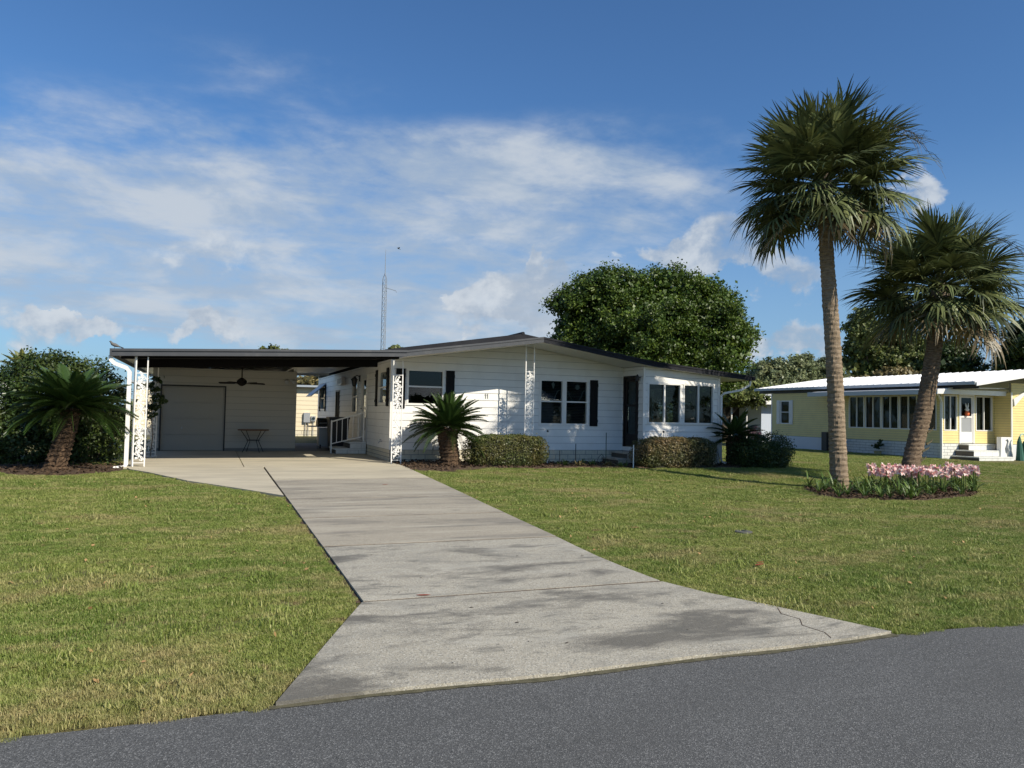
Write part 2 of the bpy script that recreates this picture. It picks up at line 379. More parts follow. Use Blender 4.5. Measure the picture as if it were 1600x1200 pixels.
def fast(name, V, F, m, smooth=False, tint=None):
    V = np.asarray(V, np.float32); F = np.asarray(F, np.int32); k = F.shape[1]
    me = bpy.data.meshes.new(name); me.vertices.add(len(V)); me.vertices.foreach_set('co', V.ravel())
    me.loops.add(F.size); me.loops.foreach_set('vertex_index', F.ravel())
    me.polygons.add(len(F)); me.polygons.foreach_set('loop_start', np.arange(0, F.size, k, dtype=np.int32))
    me.polygons.foreach_set('loop_total', np.full(len(F), k, np.int32))
    if smooth: me.polygons.foreach_set('use_smooth', np.ones(len(F), bool))
    me.materials.append(m); me.update(calc_edges=True)
    if tint is not None:
        a = me.attributes.new('tint', 'FLOAT', 'FACE'); a.data.foreach_set('value', np.asarray(tint, np.float32))
    return me

def clip(poly, a, b, c):       # keep a*x+b*z<=c
    out = []
    for i in range(len(poly)):
        p, q = poly[i], poly[(i+1) % len(poly)]
        dp, dq = a*p[0]+b*p[1]-c, a*q[0]+b*q[1]-c
        if dp <= 0: out.append(p)
        if dp*dq < 0:
            t = dp/(dp-dq); out.append((p[0]+(q[0]-p[0])*t, p[1]+(q[1]-p[1])*t))
    return out
class Frame:
    def __init__(s, o, u, n): s.o = Vector(o); s.u = Vector((u[0], u[1], 0)); s.n = Vector((n[0], n[1], 0))
    def p(s, a, z, d=0): q = s.o+s.u*a+s.n*d; return (q.x, q.y, z)
    def prism(s, mb, poly, d0, d1):
        mb.loop2([s.p(a, z, d0) for a, z in poly], [s.p(a, z, d1) for a, z in poly]); return mb
    def box(s, mb, a0, a1, z0, z1, d0, d1): return s.prism(mb, [(a0, z0), (a1, z0), (a1, z1), (a0, z1)], d0, d1)
def cells(L0, L1, z0, z1, ops):
    """rectangles of a strip with openings cut out"""
    xs = sorted({L0, L1, *[min(max(v, L0), L1) for o in ops if o[2] < z1-1e-6 and o[3] > z0+1e-6 for v in (o[0], o[1])]})
    res = []
    for a, b in zip(xs, xs[1:]):
        if b-a < 1e-4: continue
        m = (a+b)/2; cur = [(z0, z1)]
        for o in ops:
            if o[0] < m < o[1]:
                nx = []
                for p, q in cur:
                    if o[2] > p: nx.append((p, min(q, o[2])))
                    if o[3] < q: nx.append((max(p, o[3]), q))
                cur = [c for c in nx if c[1]-c[0] > 1e-4]
        res += [(a, b, p, q) for p, q in cur]
    return res
def wall(root, fr, L0, L1, zb, z0, z1, lap, ops, m, tops=(), thick=.1, backtop=None, bm=None, planks=True, seam=None):
    """backing slab with real openings, lap planks as parts. tops: list of (a,b,c) half planes"""
    bk = MB()
    for a, b, p, q in cells(L0, L1, zb, backtop or z1, ops):
        poly = [(a, p), (b, p), (b, q), (a, q)]
        for t in (tops if backtop is None else ()): poly = clip(poly, *t)
        if len(poly) > 2: fr.prism(bk, poly, -thick, -.002)
    w = part(bk, 'wall', bm or lapback, root)
    if not planks: return w
    z = z0; row = 0
    while z < z1-1e-3:
        t1 = min(z+lap, z1)
        cs = cells(L0, L1, z, t1, ops)
        out = []
        for c in cs:
            if seam and c[1]-c[0] > seam*1.3:
                k = c[0]+seam*(.35+.3*((row*37) % 10)/10.); 
                out += [(c[0], k-.002, c[2], c[3]), (k+.002, c[1], c[2], c[3])]
            else: out.append(c)
        for a, b, p, q in out:
            q_ = q-.007 if (q > t1-1e-6 and q-p > .03) else q
            poly = [(a, p), (b, p), (b, q_), (a, q_)]
            for t in tops: poly = clip(poly, *t)
            if len(poly) < 3 or max(v[1] for v in poly)-min(v[1] for v in poly) < .012: continue
            off = lambda zz: .004+.016*(1-(zz-z)/lap)
            mb = MB().loop2([fr.p(s, zz, 0) for s, zz in poly], [fr.p(s, zz, off(zz)) for s, zz in poly])
            part(mb, 'plank', m, w)
        z += lap; row += 1
    return w
def blocks(root, fr, L0, L1, z0, z1, rows, bl, m, mm, off=0.):
    """skirt of separate blocks on a mortar core"""
    w = part(fr.box(MB(), L0, L1, z0, z1, -.1, -.012), 'skirt', mm, root)
    h = (z1-z0)/rows
    cache = {}
    for r in range(rows):
        a = L0-(bl/2 if r % 2 else 0)
        while a < L1-.01:
            b = min(a+bl, L1); aa = max(a, L0)
            if b-aa > .03:
                key = round(b-aa, 3)
                if key not in cache:
                    mb = MB(); fr2 = Frame((0, 0, 0), fr.u[:2], fr.n[:2]); fr2.box(mb, .008, b-aa-.008, .008, h-.008, -.05, .0)
                    cache[key] = mb.mesh('brick', m)
                q = Vector(fr.p(aa, z0+r*h, .001*random.random()*4))-root.location
                link('brick', cache[key], w, q)
            a += bl
    return w
def window(root, fr, a0, a1, z0, z1, name='window', cols=1, rails=(), fw_=.06, m=None, blinds=False, curt=None, room=True, d=.03, lab=None, low=None):
    m = m or trim
    fm = MB()
    for q in ((a0, a0+fw_, z0, z1), (a1-fw_, a1, z0, z1), (a0+fw_, a1-fw_, z0, z0+fw_), (a0+fw_, a1-fw_, z1-fw_, z1)): fr.box(fm, *q, -.08, d)
    W_ = part(fm, name, m, root, label=lab)
    cw = (a1-a0-2*fw_)/cols; ed = [z0+fw_]+sorted(rails)+[z1-fw_]
    for c in range(cols):
        s0 = a0+fw_+c*cw; s1 = s0+cw
        if c: part(fr.box(MB(), s0-.022, s0+.022, z0+fw_, z1-fw_, -.06, d-.006), 'mullion', m, W_)
        for r in range(len(ed)-1):
            if r: part(fr.box(MB(), s0+(.022 if c else 0), s1-(.022 if c < cols-1 else 0), ed[r]-.02, ed[r]+.02, -.05, d-.01), 'rail', m, W_)
            part(fr.box(MB(), s0+(.022 if c else 0), s1-(.022 if c < cols-1 else 0), ed[r]+(.02 if r else 0), ed[r+1]-(.02 if r < len(ed)-2 else 0), -.045, -.039), 'pane', glass, W_)
    if blinds:
        b = MB(); z = z0+fw_+.02
        while z < z1-fw_:
            b.loop2([fr.p(a0+fw_, z, -.1), fr.p(a1-fw_, z, -.1), fr.p(a1-fw_, z+.028, -.135), fr.p(a0+fw_, z+.028, -.135)],
                    [fr.p(a0+fw_, z-.003, -.1), fr.p(a1-fw_, z-.003, -.1), fr.p(a1-fw_, z+.025, -.135), fr.p(a0+fw_, z+.025, -.135)]); z += .048
        o = part(b, 'blind', blind, W_)
    if curt:
        for (c0, c1, cz0, cz1) in curt:
            b = MB(); n = max(4, int((c1-c0)/.05))
            pa = [fr.p(c0+(c1-c0)*i/n, cz0, -.13+.02*(i % 2)) for i in range(n+1)]; pb = [(p[0], p[1], cz1) for p in pa]
            b.add(pa+pb, [(i, i+1, n+2+i, n+1+i) for i in range(n)])
            part(b, 'curtain', curtain, W_)
    return W_
def shutter(root, fr, a0, a1, z0, z1, m=None, d0=.022):
    m = m or shut; b = MB()
    n = 4; w = (a1-a0)/n
    s = part(fr.box(MB(), a0, a1, z0, z1, d0, d0+.018), 'shutter', m, root)
    for i in range(n): fr.box(b, a0+i*w+.004, a0+(i+1)*w-.004, z0+.01, z1-.01, d0+.018, d0+.03)
    for zz in (z0+.12, z1-.2): fr.box(b, a0, a1, zz, zz+.08, d0+.03, d0+.045)
    part(b, 'board', m, s)
    return s

# ------------------------------------------------------------------ ground, road, drive
def ground():
    def axis(lo, hi, st, far):
        a = list(np.arange(lo, hi+1e-6, st)); g = st; x = hi
        while x < far: g *= 1.35; x += g; a.append(x)
        g = st; x = lo; b = []
        while x > -far: g *= 1.35; x -= g; b.append(x)
        return np.array(b[::-1]+a)
    xs = axis(-14, 20, .5, 900); ys = axis(-17, 4, .5, 900)
    Xg, Yg = np.meshgrid(xs, ys); Zg = zf(Xg, Yg)
    rdm = (Yg < -16.4) & (Yg > -24.2)
    Zg = Zg-.02*rdm+.0*Xg
    # gentle unevenness of the lawn, none on the road
    Zg += .012*np.sin(Xg*1.3+1.1*np.sin(Yg*.8))*np.sin(Yg*1.1+.5)*ss(-16.4, -15., Yg)*ss(40, 20, np.hypot(Xg, Yg))*((Xg < -3.8) | (Xg > .6))
    inside = (Xg > .3) & (Xg < 9.6) & (Yg > .4)
    n, k = Xg.shape
    idx = np.arange(n*k).reshape(n, k)
    F = np.stack([idx[:-1, :-1], idx[:-1, 1:], idx[1:, 1:], idx[1:, :-1]], -1).reshape(-1, 4)
    o = link('lawn_ground', fast('lawn_ground', np.stack([Xg, Yg, Zg], -1).reshape(-1, 3), F, turf, True)); o['kind'] = 'structure'
ground()
# road, with a slightly ragged near edge
mb = MB(); N = 340; xr = np.linspace(-60, 80, N); er = -16.47+.018*np.sin(xr*3.1)+.02*np.sin(xr*1.3+1)+rng.normal(0, .006, N)
v = [(x, e, -.246) for x, e in zip(xr, er)]+[(x, -24.2, -.246) for x in xr]
mb.add(v, [(i, N+i, N+i+1, i+1) for i in range(N-1)])
mb.add([(-700, -16.5, -.246), (-60, er[0], -.246), (-60, -24.2, -.246), (-700, -24.2, -.246), (80, er[-1], -.246), (700, -16.5, -.246), (700, -24.2, -.246), (80, -24.2, -.246)], [(3, 2, 1, 0), (7, 6, 5, 4)])
setting(mb, 'road', asphalt)

def slabpoly(name, pts, m, parent, lift=.03, th=.1, sub=1):
    """one cast slab laid on the slope, its edges 10 cm deep"""
    top = [(x, y, float(zf(x, y))+lift) for x, y in pts]; bot = [(x, y, z-th) for x, y, z in top]
    mb = MB().loop2(bot, top)
    return link(name, mb.mesh(name, m, (0, 0, 0)), parent)
dr = bpy.data.objects.new('driveway', None); COL.objects.link(dr); dr['kind'] = 'structure'
def redge(y):
    ys = [-16.44, -16.0, -15.5, -15.0, -14.5, -13.9, -13.0, -11.8, -9.65, -6.3, -3.9, -2.4, -1.2]
    vx = [.30, .11, -.11, -.37, -.53, -.56, -.56, -.47, -.38, -.21, -.09, -.03, .02]
    return float(np.interp(y, ys, vx))
gp = .024
def lane(y0, y1, m, xl=-3.37, bend=None):
    ysn = np.linspace(y0+gp, y1-gp, max(3, int((y1-y0)/.45)))
    R0 = [(redge(y)+random.uniform(-.006, .006), y) for y in ysn]
    L0 = bend if bend else [(xl, y1-gp), (xl, y0+gp)]
    return R0+L0
ap = [(-3.39, -14.5-gp)]+[(-3.39+(-4.21+3.39)*t, -14.5+(-16.45+14.5)*t) for t in (.3, .6, 1.)]
ap_bottom = [(x, float(np.interp(x, xr, er))+.012) for x in np.arange(-3.9, .3, .35)]
slabpoly('driveway_slab', lane(-16.44+gp, -14.5, None)[0:0]+ap_bottom+[(redge(y), y) for y in (-16.4, -16, -15.5, -15, -14.52)]+[(-3.39, -14.51)]+ap[1:], concrete_b, dr)
for y0, y1, m in ((-14.5, -12.02, concrete_b), (-12.02, -9.88, concrete_c), (-9.88, -7.8, concrete_c), (-7.8, -4.66, concrete_c), (-4.66, -1.66, concrete_a)):
    slabpoly('driveway_slab', lane(y0, y1, m), m, dr)
# flared wing towards the left carport post
slabpoly('driveway_slab', [(-3.40, -7.30), (-3.41, -4.67), (-4.97, -4.67), (-4.45, -5.5), (-4.0, -6.25)], concrete_a, dr)
slabpoly('driveway_slab', [(-3.41, -4.65), (-3.41, -1.67), (-6.30, -1.67), (-6.22, -2.05), (-5.8, -2.8), (-5.53, -3.42), (-4.98, -4.65)], concrete_a, dr)
setting(MB().loop2([(-3.385, y, float(zf(-3.4, y))-.05) for y in (-14.5, -1.6)]+[(-3.36, -1.6, -.08), (-3.36, -14.5, -.3)],
                   [(-3.385, y, float(zf(-3.4, y))+.004) for y in (-14.5, -1.6)]+[(-3.36, -1.6, float(zf(0, -1.6))+.004), (-3.36, -14.5, float(zf(0, -14.5))+.004)]), 'joint_soil', mulch_m)
for yj in (-14.5, -12.02, -9.88, -7.8, -4.66, -1.66):
    for xa, xb in ((-3.37, redge(yj)),)+(((-6.25 if yj > -2 else -4.97), -3.42),)*(yj > -5):
        n = 8; q = [(xa+(xb-xa)*i/n) for i in range(n+1)]
        mb = MB(); mb.add([(x, yj-gp-.004, float(zf(x, yj))+.026) for x in q]+[(x, yj+gp+.004, float(zf(x, yj))+.026) for x in q], [(i, i+1, n+2+i, n+1+i) for i in range(n)])
        link('joint_filler', mb.mesh('joint_filler', mulch_m, (0, 0, 0)), dr)
cr_ = [(-.10, -15.62), (-.20, -15.78), (-.16, -15.95), (-.27, -16.1), (-.24, -16.3), (-.30, -16.43)]; mb = MB()
mb.add([(x-.004, y, float(zf(x, y))+.032) for x, y in cr_]+[(x+.004, y, float(zf(x, y))+.032) for x, y in cr_], [(i, i+1, 7+i, 6+i) for i in range(5)])
link('crack', mb.mesh('crack', mulch_m, (0, 0, 0)), dr)
# carport floor slabs
cf = bpy.data.objects.new('carport_floor', None); COL.objects.link(cf); cf['kind'] = 'structure'
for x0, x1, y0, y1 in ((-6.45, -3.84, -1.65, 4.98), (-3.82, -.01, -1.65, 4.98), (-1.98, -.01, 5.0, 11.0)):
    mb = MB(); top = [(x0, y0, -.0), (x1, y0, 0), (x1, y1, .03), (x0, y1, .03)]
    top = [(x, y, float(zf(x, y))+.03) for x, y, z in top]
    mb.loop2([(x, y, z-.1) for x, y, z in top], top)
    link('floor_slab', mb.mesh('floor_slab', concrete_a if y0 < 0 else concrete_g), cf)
# soil strip between lawn and slab, left of the drive
mb = MB()
ysn = np.linspace(-14.45, -7.4, 24)
mb.add([(-3.42, y, float(zf(-3.4, y))+.008) for y in ysn]+[(-3.36, y, float(zf(-3.4, y))+.008) for y in ysn], [(i, i+24, i+25, i+1) for i in range(23)])
setting(mb, 'edge_soil', mulch_m)
# dirt and moss line where the apron meets the asphalt
xs_ = np.linspace(-4.25, .32, 120); w_ = .018+.022*np.abs(np.sin(xs_*5.1)*np.sin(xs_*2.3+1))+rng.uniform(0, .012, 120)
e_ = np.interp(xs_, xr, er); mb = MB()
mb.add([(x, e+.02, -.240) for x, e in zip(xs_, e_)]+[(x, e-w, -.242) for x, e, w in zip(xs_, e_, w_)], [(i, i+1, 121+i, 120+i) for i in range(119)])
setting(mb, 'edge_dirt', mat('mossy_dirt', (.07, .065, .035), .95, (.11, .10, .06), 12, .4, .6, .6, 80))

# ------------------------------------------------------------------ grass
def tuft(name, nb, r, hmin, hmax, wid):
    V, F, T = [], [], []
    for i in range(nb):
        a = rng.uniform(0, 2*math.pi); q = r*math.sqrt(rng.uniform()); x, y = q*math.cos(a), q*math.sin(a)
        h = rng.uniform(hmin, hmax); th = rng.uniform(0, 2*math.pi); dx, dy = math.cos(th), math.sin(th)
        ln = rng.uniform(.3, 1.15)*h; w = wid*rng.uniform(.6, 1.1)/2; px_, py_ = -dy*w, dx*w
        k = len(V)
        V += [(x-px_, y-py_, -.01), (x+px_, y+py_, -.01), (x+dx*ln*.35-px_, y+dy*ln*.35-py_, h*.65), (x+dx*ln*.35+px_, y+dy*ln*.35+py_, h*.65),
              (x+dx*ln-px_*.2, y+dy*ln-py_*.2, h), (x+dx*ln+px_*.2, y+dy*ln+py_*.2, h)]
        F += [(k, k+1, k+3, k+2), (k+2, k+3, k+5, k+4)]; t = rng.uniform(); T += [t, t]
    return fast(name, V, F, bladem, False, T)
tc_ = bpy.data.collections.new('grass_tufts')
for i in range(5):
    tc_.objects.link(bpy.data.objects.new('grass_tuft', tuft('grass_tuft', 150, .10, .010, .030, .0042)))
def bare(x, y):
    v = np.sin(x*1.7+1.3*np.sin(y*1.1+.4))*np.sin(y*1.9+1.1*np.sin(x*.9))+.7*np.sin(x*4.3+y*2.1+2*np.sin(y*2.7))*np.sin(y*5.1-x*1.3)+.5*np.sin(x*9.7+1)*np.sin(y*11.3+x*3)
    return v
def inpoly(x, y, P):
    c = np.zeros(x.shape, bool); n = len(P)
    for i in range(n):
        (x0, y0), (x1, y1) = P[i], P[(i+1) % n]
        t = ((y0 > y) != (y1 > y)) & (x < (x1-x0)*(y-y0)/(y1-y0+1e-12)+x0); c ^= t
    return c
BED = [(8.0, -7.3), (7.55, -7.9), (7.5, -8.5), (8.35, -8.85), (9.1, -9.2), (9.9, -8.95), (10.9, -8.85), (11.9, -8.25), (13.0, -7.3), (12.6, -6.5), (11.5, -6.05), (9.8, -6.0), (8.4, -6.5)]
FRONTBED = [(-.02, -.02), (-.05, -2.1), (-.12, -2.85), (.9, -3.0), (1.5, -2.3), (3.9, -2.25), (5.0, -1.9), (6.2, -2.05), (9.3, -2.2), (10.4, -2.2), (10.4, .2), (7.2, -.02)]
LEFTBED = [(-8.6, -2.4), (-8.2, -3.0), (-7.3, -3.2), (-6.7, -2.7), (-6.35, -2.2), (-6.45, -.8), (-10.5, -.2), (-9.9, -1.7)]
DRIVE = [(-4.21, -16.45), (-3.40, -14.5), (-3.39, -7.42), (-4.05, -6.2), (-4.98, -4.7), (-5.53, -3.42), (-5.8, -2.8), (-6.24, -2.05), (-6.45, -1.6), (-6.45, 12), (0, 12), (.02, -1.2)] + [(redge(y), y) for y in (-2.4, -3.9, -6.3, -9.65, -11.8, -13, -13.9, -14.5, -15, -15.5, -16, -16.45)]
def grass(name, n, x0, x1, y0, y1, smin, smax, keep):
    x = rng.uniform(x0, x1, n); y = rng.uniform(y0, y1, n)
    dx, dy = x-CAM.x, y-CAM.y; zc = dx*fw.x+dy*fw.y; xc = dx*rt.x+dy*rt.y
    k = (zc > 2.5) & (np.abs(xc) < .70*zc+1.0) & keep(x, y, zc)
    k &= ~((bare(x, y) > .78) & (rng.uniform(size=n) < .72)) if name == 'lawn_grass' else True
    x, y, zc = x[k], y[k], zc[k]
    me = bpy.data.meshes.new(name); me.vertices.add(len(x))
    me.vertices.foreach_set('co', np.stack([x, y, zf(x, y)+.0], -1).astype(np.float32).ravel())
    a = me.attributes.new('gs', 'FLOAT', 'POINT'); a.data.foreach_set('value', rng.uniform(smin, smax, len(x)).astype(np.float32))
    me.materials.append(bladem)
    o = link(name, me); o['kind'] = 'stuff'; o['label'] = 'short mown green and straw coloured lawn grass'
    ng = bpy.data.node_groups.new(name, 'GeometryNodeTree')
    ng.interface.new_socket('Geometry', in_out='INPUT', socket_type='NodeSocketGeometry'); ng.interface.new_socket('Geometry', in_out='OUTPUT', socket_type='NodeSocketGeometry')
    N = ng.nodes; L = ng.links
    gi, go = N.new('NodeGroupInput'), N.new('NodeGroupOutput'); ip = N.new('GeometryNodeInstanceOnPoints')
    ci = N.new('GeometryNodeCollectionInfo'); ci.inputs[0].default_value = tc_; ci.inputs[1].default_value = True; ci.inputs[2].default_value = True
    rv = N.new('FunctionNodeRandomValue'); rv.data_type = 'FLOAT_VECTOR'; rv.inputs[0].default_value = (-.12, -.12, 0); rv.inputs[1].default_value = (.12, .12, 6.28)
    na = N.new('GeometryNodeInputNamedAttribute'); na.data_type = 'FLOAT'; na.inputs[0].default_value = 'gs'
    L.new(gi.outputs[0], ip.inputs['Points']); L.new(ci.outputs[0], ip.inputs['Instance']); ip.inputs['Pick Instance'].default_value = True
    L.new(rv.outputs[0], ip.inputs['Rotation']); L.new(na.outputs[0], ip.inputs['Scale']); L.new(ip.outputs[0], go.inputs[0])
    md = o.modifiers.new('scatter', 'NODES'); md.node_group = ng
def margin(x, y, r):
    ok = np.ones(x.shape, bool)
    for ax, ay in ((0, 0), (r, 0), (-r, 0), (0, r), (0, -r)):
        for P in (DRIVE, BED, FRONTBED, LEFTBED): ok &= ~inpoly(x+ax, y+ay, P)
    return ok
def edge_y(x): return -16.46+.05*np.sin(x*2.3)+.03*np.sin(x*7.1+1)
grass('lawn_grass', 62000, -13, 16, -16.5, -9, .75, 1.15, lambda x, y, z: margin(x, y, .075) & (y > edge_y(x)+.05))
grass('lawn_grass', 42000, -13, 20, -9, .2, .9, 1.3, lambda x, y, z: margin(x, y, .09) & ((x < -6.2) | (y < -.2) | (x > 10.2)))
grass('lawn_grass', 15000, 10.2, 27, -12, 16, 1.2, 1.7, lambda x, y, z: margin(x, y, .1))
grass('lawn_weeds', 1500, -13, 16, -16.5, -.5, 1.5, 2.3, lambda x, y, z: margin(x, y, .15) & (y > edge_y(x)+.1))
lx, ly = rng.uniform(-10, 14, 900), rng.uniform(-16.4, -2.5, 900); lk = margin(lx, ly, .05); lx, ly = lx[lk], ly[lk]
# fringe of longer untrimmed grass along edges
def fringe():
    pts = []
    for i in range(1500):
        x = rng.uniform(-9.5, 16); y = float(edge_y(x))+rng.uniform(-.02, .10)
        if -4.3 < x < .42: continue
        pts.append((x, y))
    for i in range(900):
        y = rng.uniform(-16.3, -2.6); pts.append((redge(y)+rng.uniform(.03, .10), y))
    for i in range(200):
        t = rng.uniform(); pts.append((-3.43-.82*t-.05+rng.uniform(-.03, .0), -14.5-1.95*t))
    for i in range(60): pts.append((rng.uniform(-3.3, -2.6), -12.02+rng.normal(0, .012)))
    for i in range(420): pts.append((-3.47+rng.uniform(-.03, .03), rng.uniform(-14.4, -7.4)))
    return np.array(pts)
fp = fringe()
me = bpy.data.meshes.new('lawn_edge_grass'); me.vertices.add(len(fp)); me.vertices.foreach_set('co', np.concatenate([fp, (zf(fp[:, 0], fp[:, 1])+.004)[:, None]], 1).astype(np.float32).ravel())
a = me.attributes.new('gs', 'FLOAT', 'POINT'); a.data.foreach_set('value', rng.uniform(.35, .75, len(fp)).astype(np.float32))
o = link('lawn_edge_grass', me); o['kind'] = 'stuff'; md = o.modifiers.new('scatter', 'NODES'); md.node_group = bpy.data.node_groups['lawn_grass']

# ------------------------------------------------------------------ the white house
PR = [(.07, 2.96), (3.9, 3.52), (7.38, 3.00), (10.93, 2.70)]         # top line of the front overhang
def under(p, q, dz):      # half plane below line p-q lowered dz
    (x0, z0), (x1, z1) = p, q; s = (z1-z0)/(x1-x0); return (-s, 1, z0-dz-s*x0)
H = thing('white_house', 'white lap sided single storey house with low gable and black shutters behind the driveway', 'house', (3.6, 0, 0))
F0 = Frame((0, 0, 0), (1, 0), (0, -1))
w1 = (.42, 1.51, 1.56, 2.58); w2 = (4.42, 6.06, 1.05, 2.45)
tops = [under(PR[0], PR[1], .155), under(PR[1], PR[2], .155)]
wall(H, F0, 0, 7.24, 0, .33, 3.5, .203, [w1, w2], siding, tops)
blocks(H, F0, 0, 7.24, -.08, .325, 3, .40, block, mortar)
part(F0.prism(MB(), [(0, 2.7), (3.87, 3.2), (7.24, 2.8), (7.24, 3.06), (3.86, 3.57), (0, 2.95)], -.2, -.11), 'gable_infill', siding, H)
part(F0.box(MB(), -.03, .03, .33, 2.8, .0, .03), 'corner_trim', trim, H)
window(H, F0, *w1, cols=1, rails=(2.085,), lab='wide two pane window near the carport corner')
window(H, F0, *w2[:2], w2[2], w2[3], cols=2, rails=(1.77,), fw_=.07, blinds=True, lab='double window with blinds between trellis post and front door')
part(F0.box(MB(), 5.17, 5.31, 1.06, 2.44, -.08, .036), 'centre_post', trim, H)
for a0, a1, z0, z1 in ((.12, .38, 1.47, 2.57), (1.55, 1.80, 1.46, 2.56), (6.10, 6.36, 1.05, 2.45)): shutter(H, F0, a0, a1, z0, z1)
# number 11 on the wall
for a in (2.735, 2.80):
    nb = part(F0.box(MB(), a, a+.022, 1.80, 1.94, .012, .03), 'number_one', mat('number_paint', (.30, .31, .31), .5), H)
part(F0.box(MB(), 2.722, 2.735, 1.905, 1.925, .012, .03), 'number_serif', MATS['number_paint'], H)
part(F0.box(MB(), 2.787, 2.80, 1.905, 1.925, .012, .03), 'number_serif', MATS['number_paint'], H)
# hanging ornaments seen in the double window
for (a, r) in ((5.72, .075),):
    orn = MB(); n = 20
    orn.loop2([F0.p(a+r*math.cos(t), 2.22+r*math.sin(t), -.09) for t in np.linspace(0, 2*math.pi, n, False)], [F0.p(a+r*math.cos(t), 2.22+r*math.sin(t), -.08) for t in np.linspace(0, 2*math.pi, n, False)])
    part(orn, 'window_ornament', white, H, label='round white ornament in the window')
part(MB().loop2([F0.p(x, z, -.09) for x, z in ((4.92, 2.36), (4.86, 2.30), (4.92, 2.14), (4.97, 2.28))], [F0.p(x, z, -.08) for x, z in ((4.92, 2.36), (4.86, 2.30), (4.92, 2.14), (4.97, 2.28))]), 'window_ornament', white, H, label='leaf shaped white ornament in the window')
def swag(xs):
    mb = MB(); mb.tube([F0.p(a, z, -.085) for a, z in xs], .012, 5); part(mb, 'swag', white, H)
swag([(4.50, 2.12), (4.56, 2.10), (4.60, 1.98), (4.61, 1.80)]); swag([(5.14, 2.12), (5.06, 2.08), (5.0, 1.95), (4.95, 1.82)]); swag([(5.33, 2.12), (5.42, 2.08), (5.50, 1.9), (5.56, 1.80)]); swag([(5.97, 2.12), (5.90, 2.07), (5.85, 1.93), (5.77, 1.80)])
# left side wall under the carport
FL = Frame((0, 0, 0), (0, 1), (-1, 0))
wa = (.50, 1.72, 1.57, 2.57); da = (3.38, 4.42, .44, 2.55); wb = (5.15, 6.2, 1.28, 2.47); wc = (13.1, 14.5, 1.37, 2.43); wd = (9.0, 10.0, 1.06, 2.17)
wall(H, FL, 0.02, 15.5, 0, .33, 2.83, .203, [wa, da, wb, wc, wd], siding, seam=5.0)
blocks(H, FL, 0.02, 6., 0, .325, 3, .40, block, mortar)
part(FL.box(MB(), 6.0, 15.5, 0, .33, -.1, -.01), 'skirt', block, H)
window(H, FL, *wa, rails=(2.07,), lab='side window beside the trellis post'); window(H, FL, *wb, rails=(1.85,), lab='tall narrow window beside the storm door'); window(H, FL, *wc, rails=(1.9,)); window(H, FL, *wd, cols=2, m=black)
for a in (.22, 1.75): shutter(H, FL, a, a+.25, 1.52, 2.60)
for a in (12.8, 14.53): shutter(H, FL, a, a+.25, 1.32, 2.46)
# storm door on the carport side
dm = MB()
for q in ((da[0], da[0]+.09, .44, 2.55), (da[1]-.09, da[1], .44, 2.55), (da[0]+.09, da[1]-.09, 2.46, 2.55)): FL.box(dm, *q, -.06, .035)
dd = part(dm, 'side_door', trim, H, label='white storm door with two dark panes')
dl = MB()
for q in ((3.48, 3.60, .46, 2.45), (4.20, 4.32, .46, 2.45), (3.60, 4.20, .46, .75), (3.60, 4.20, 1.42, 1.50), (3.60, 4.20, 2.37, 2.45)): FL.box(dl, *q, -.03, .02)
part(dl, 'door_leaf', trim, dd); part(FL.box(MB(), 3.60, 4.20, .75, 1.42, -.012, -.006), 'pane', glass, dd); part(FL.box(MB(), 3.60, 4.20, 1.50, 2.37, -.012, -.006), 'pane', glass, dd)
part(FL.box(MB(), 3.45, 4.35, .45, 2.46, -.12, -.08), 'inner_door', brown, dd)
part(MB().tube([FL.p(4.26, 1.45, .02), FL.p(4.26, 1.45, .06), FL.p(4.18, 1.45, .07)], .012, 6), 'handle', black, dd)
# bahama awning over the far window
part(MB().loop2([(-.02, 12.9, 2.50), (-.62, 12.9, 1.95), (-.62, 14.8, 1.95), (-.02, 14.8, 2.50)], [(-.02, 12.9, 2.54), (-.63, 12.9, 1.99), (-.63, 14.8, 1.99), (-.02, 14.8, 2.54)]), 'awning', metal, H, label='grey hinged awning over the far side window')
part(FL.box(MB(), 7.8, 8.9, 2.33, 2.62, .02, .16), 'vent_box', trim, H, label='small framed vent box high on the carport side wall')
part(FL.box(MB(), 7.9, 8.8, 2.38, 2.57, .16, .165), 'vent_grille', black, H)
# back and right walls, floor
part(MB().box(.0, 7.24, 15.5, 15.6, 0, 3.55), 'wall', siding, H); part(MB().box(7.14, 7.24, .12, 15.49, 0, 3.06), 'wall', siding, H)
part(MB().box(.11, 7.13, .11, 15.49, .38, .44), 'floor', room_dark, H)
part(MB().box(.11, 7.13, 4.0, 4.1, .44, 2.9), 'inner_wall', room_dark, H)
part(MB().box(.6, .7, 3.5, 3.6, .44, 1.2), 'inner_post', room_dark, H)
part(MB().box(.11, 7.13, .11, 3.99, 2.86, 2.9), 'inner_ceiling', room_dark, H)
part(MB().box(3.0, 3.1, .11, 3.99, .44, 2.85), 'inner_wall', room_dark, H)
part(MB().box(.11, .2, .11, .12, .44, .5), 'inner_trim', room_dark, H)
# main roof
def roofprism(prof, th, y0, y1):
    a = [(x, y0, z) for x, z in prof]+[(x, y0, z-th) for x, z in prof[::-1]]
    return MB().loop2(a, [(x, y1, z) for x, y, z in a])
rf = part(roofprism([(-.20, 3.075), (3.85, 3.73), (7.75, 3.14)], .15, -.08, 15.8), 'roof', bronze, H)
part(MB().tube([(3.85, -.09, 3.74), (3.85, 15.8, 3.74)], .05, 8), 'ridge_cap', bronze, rf)
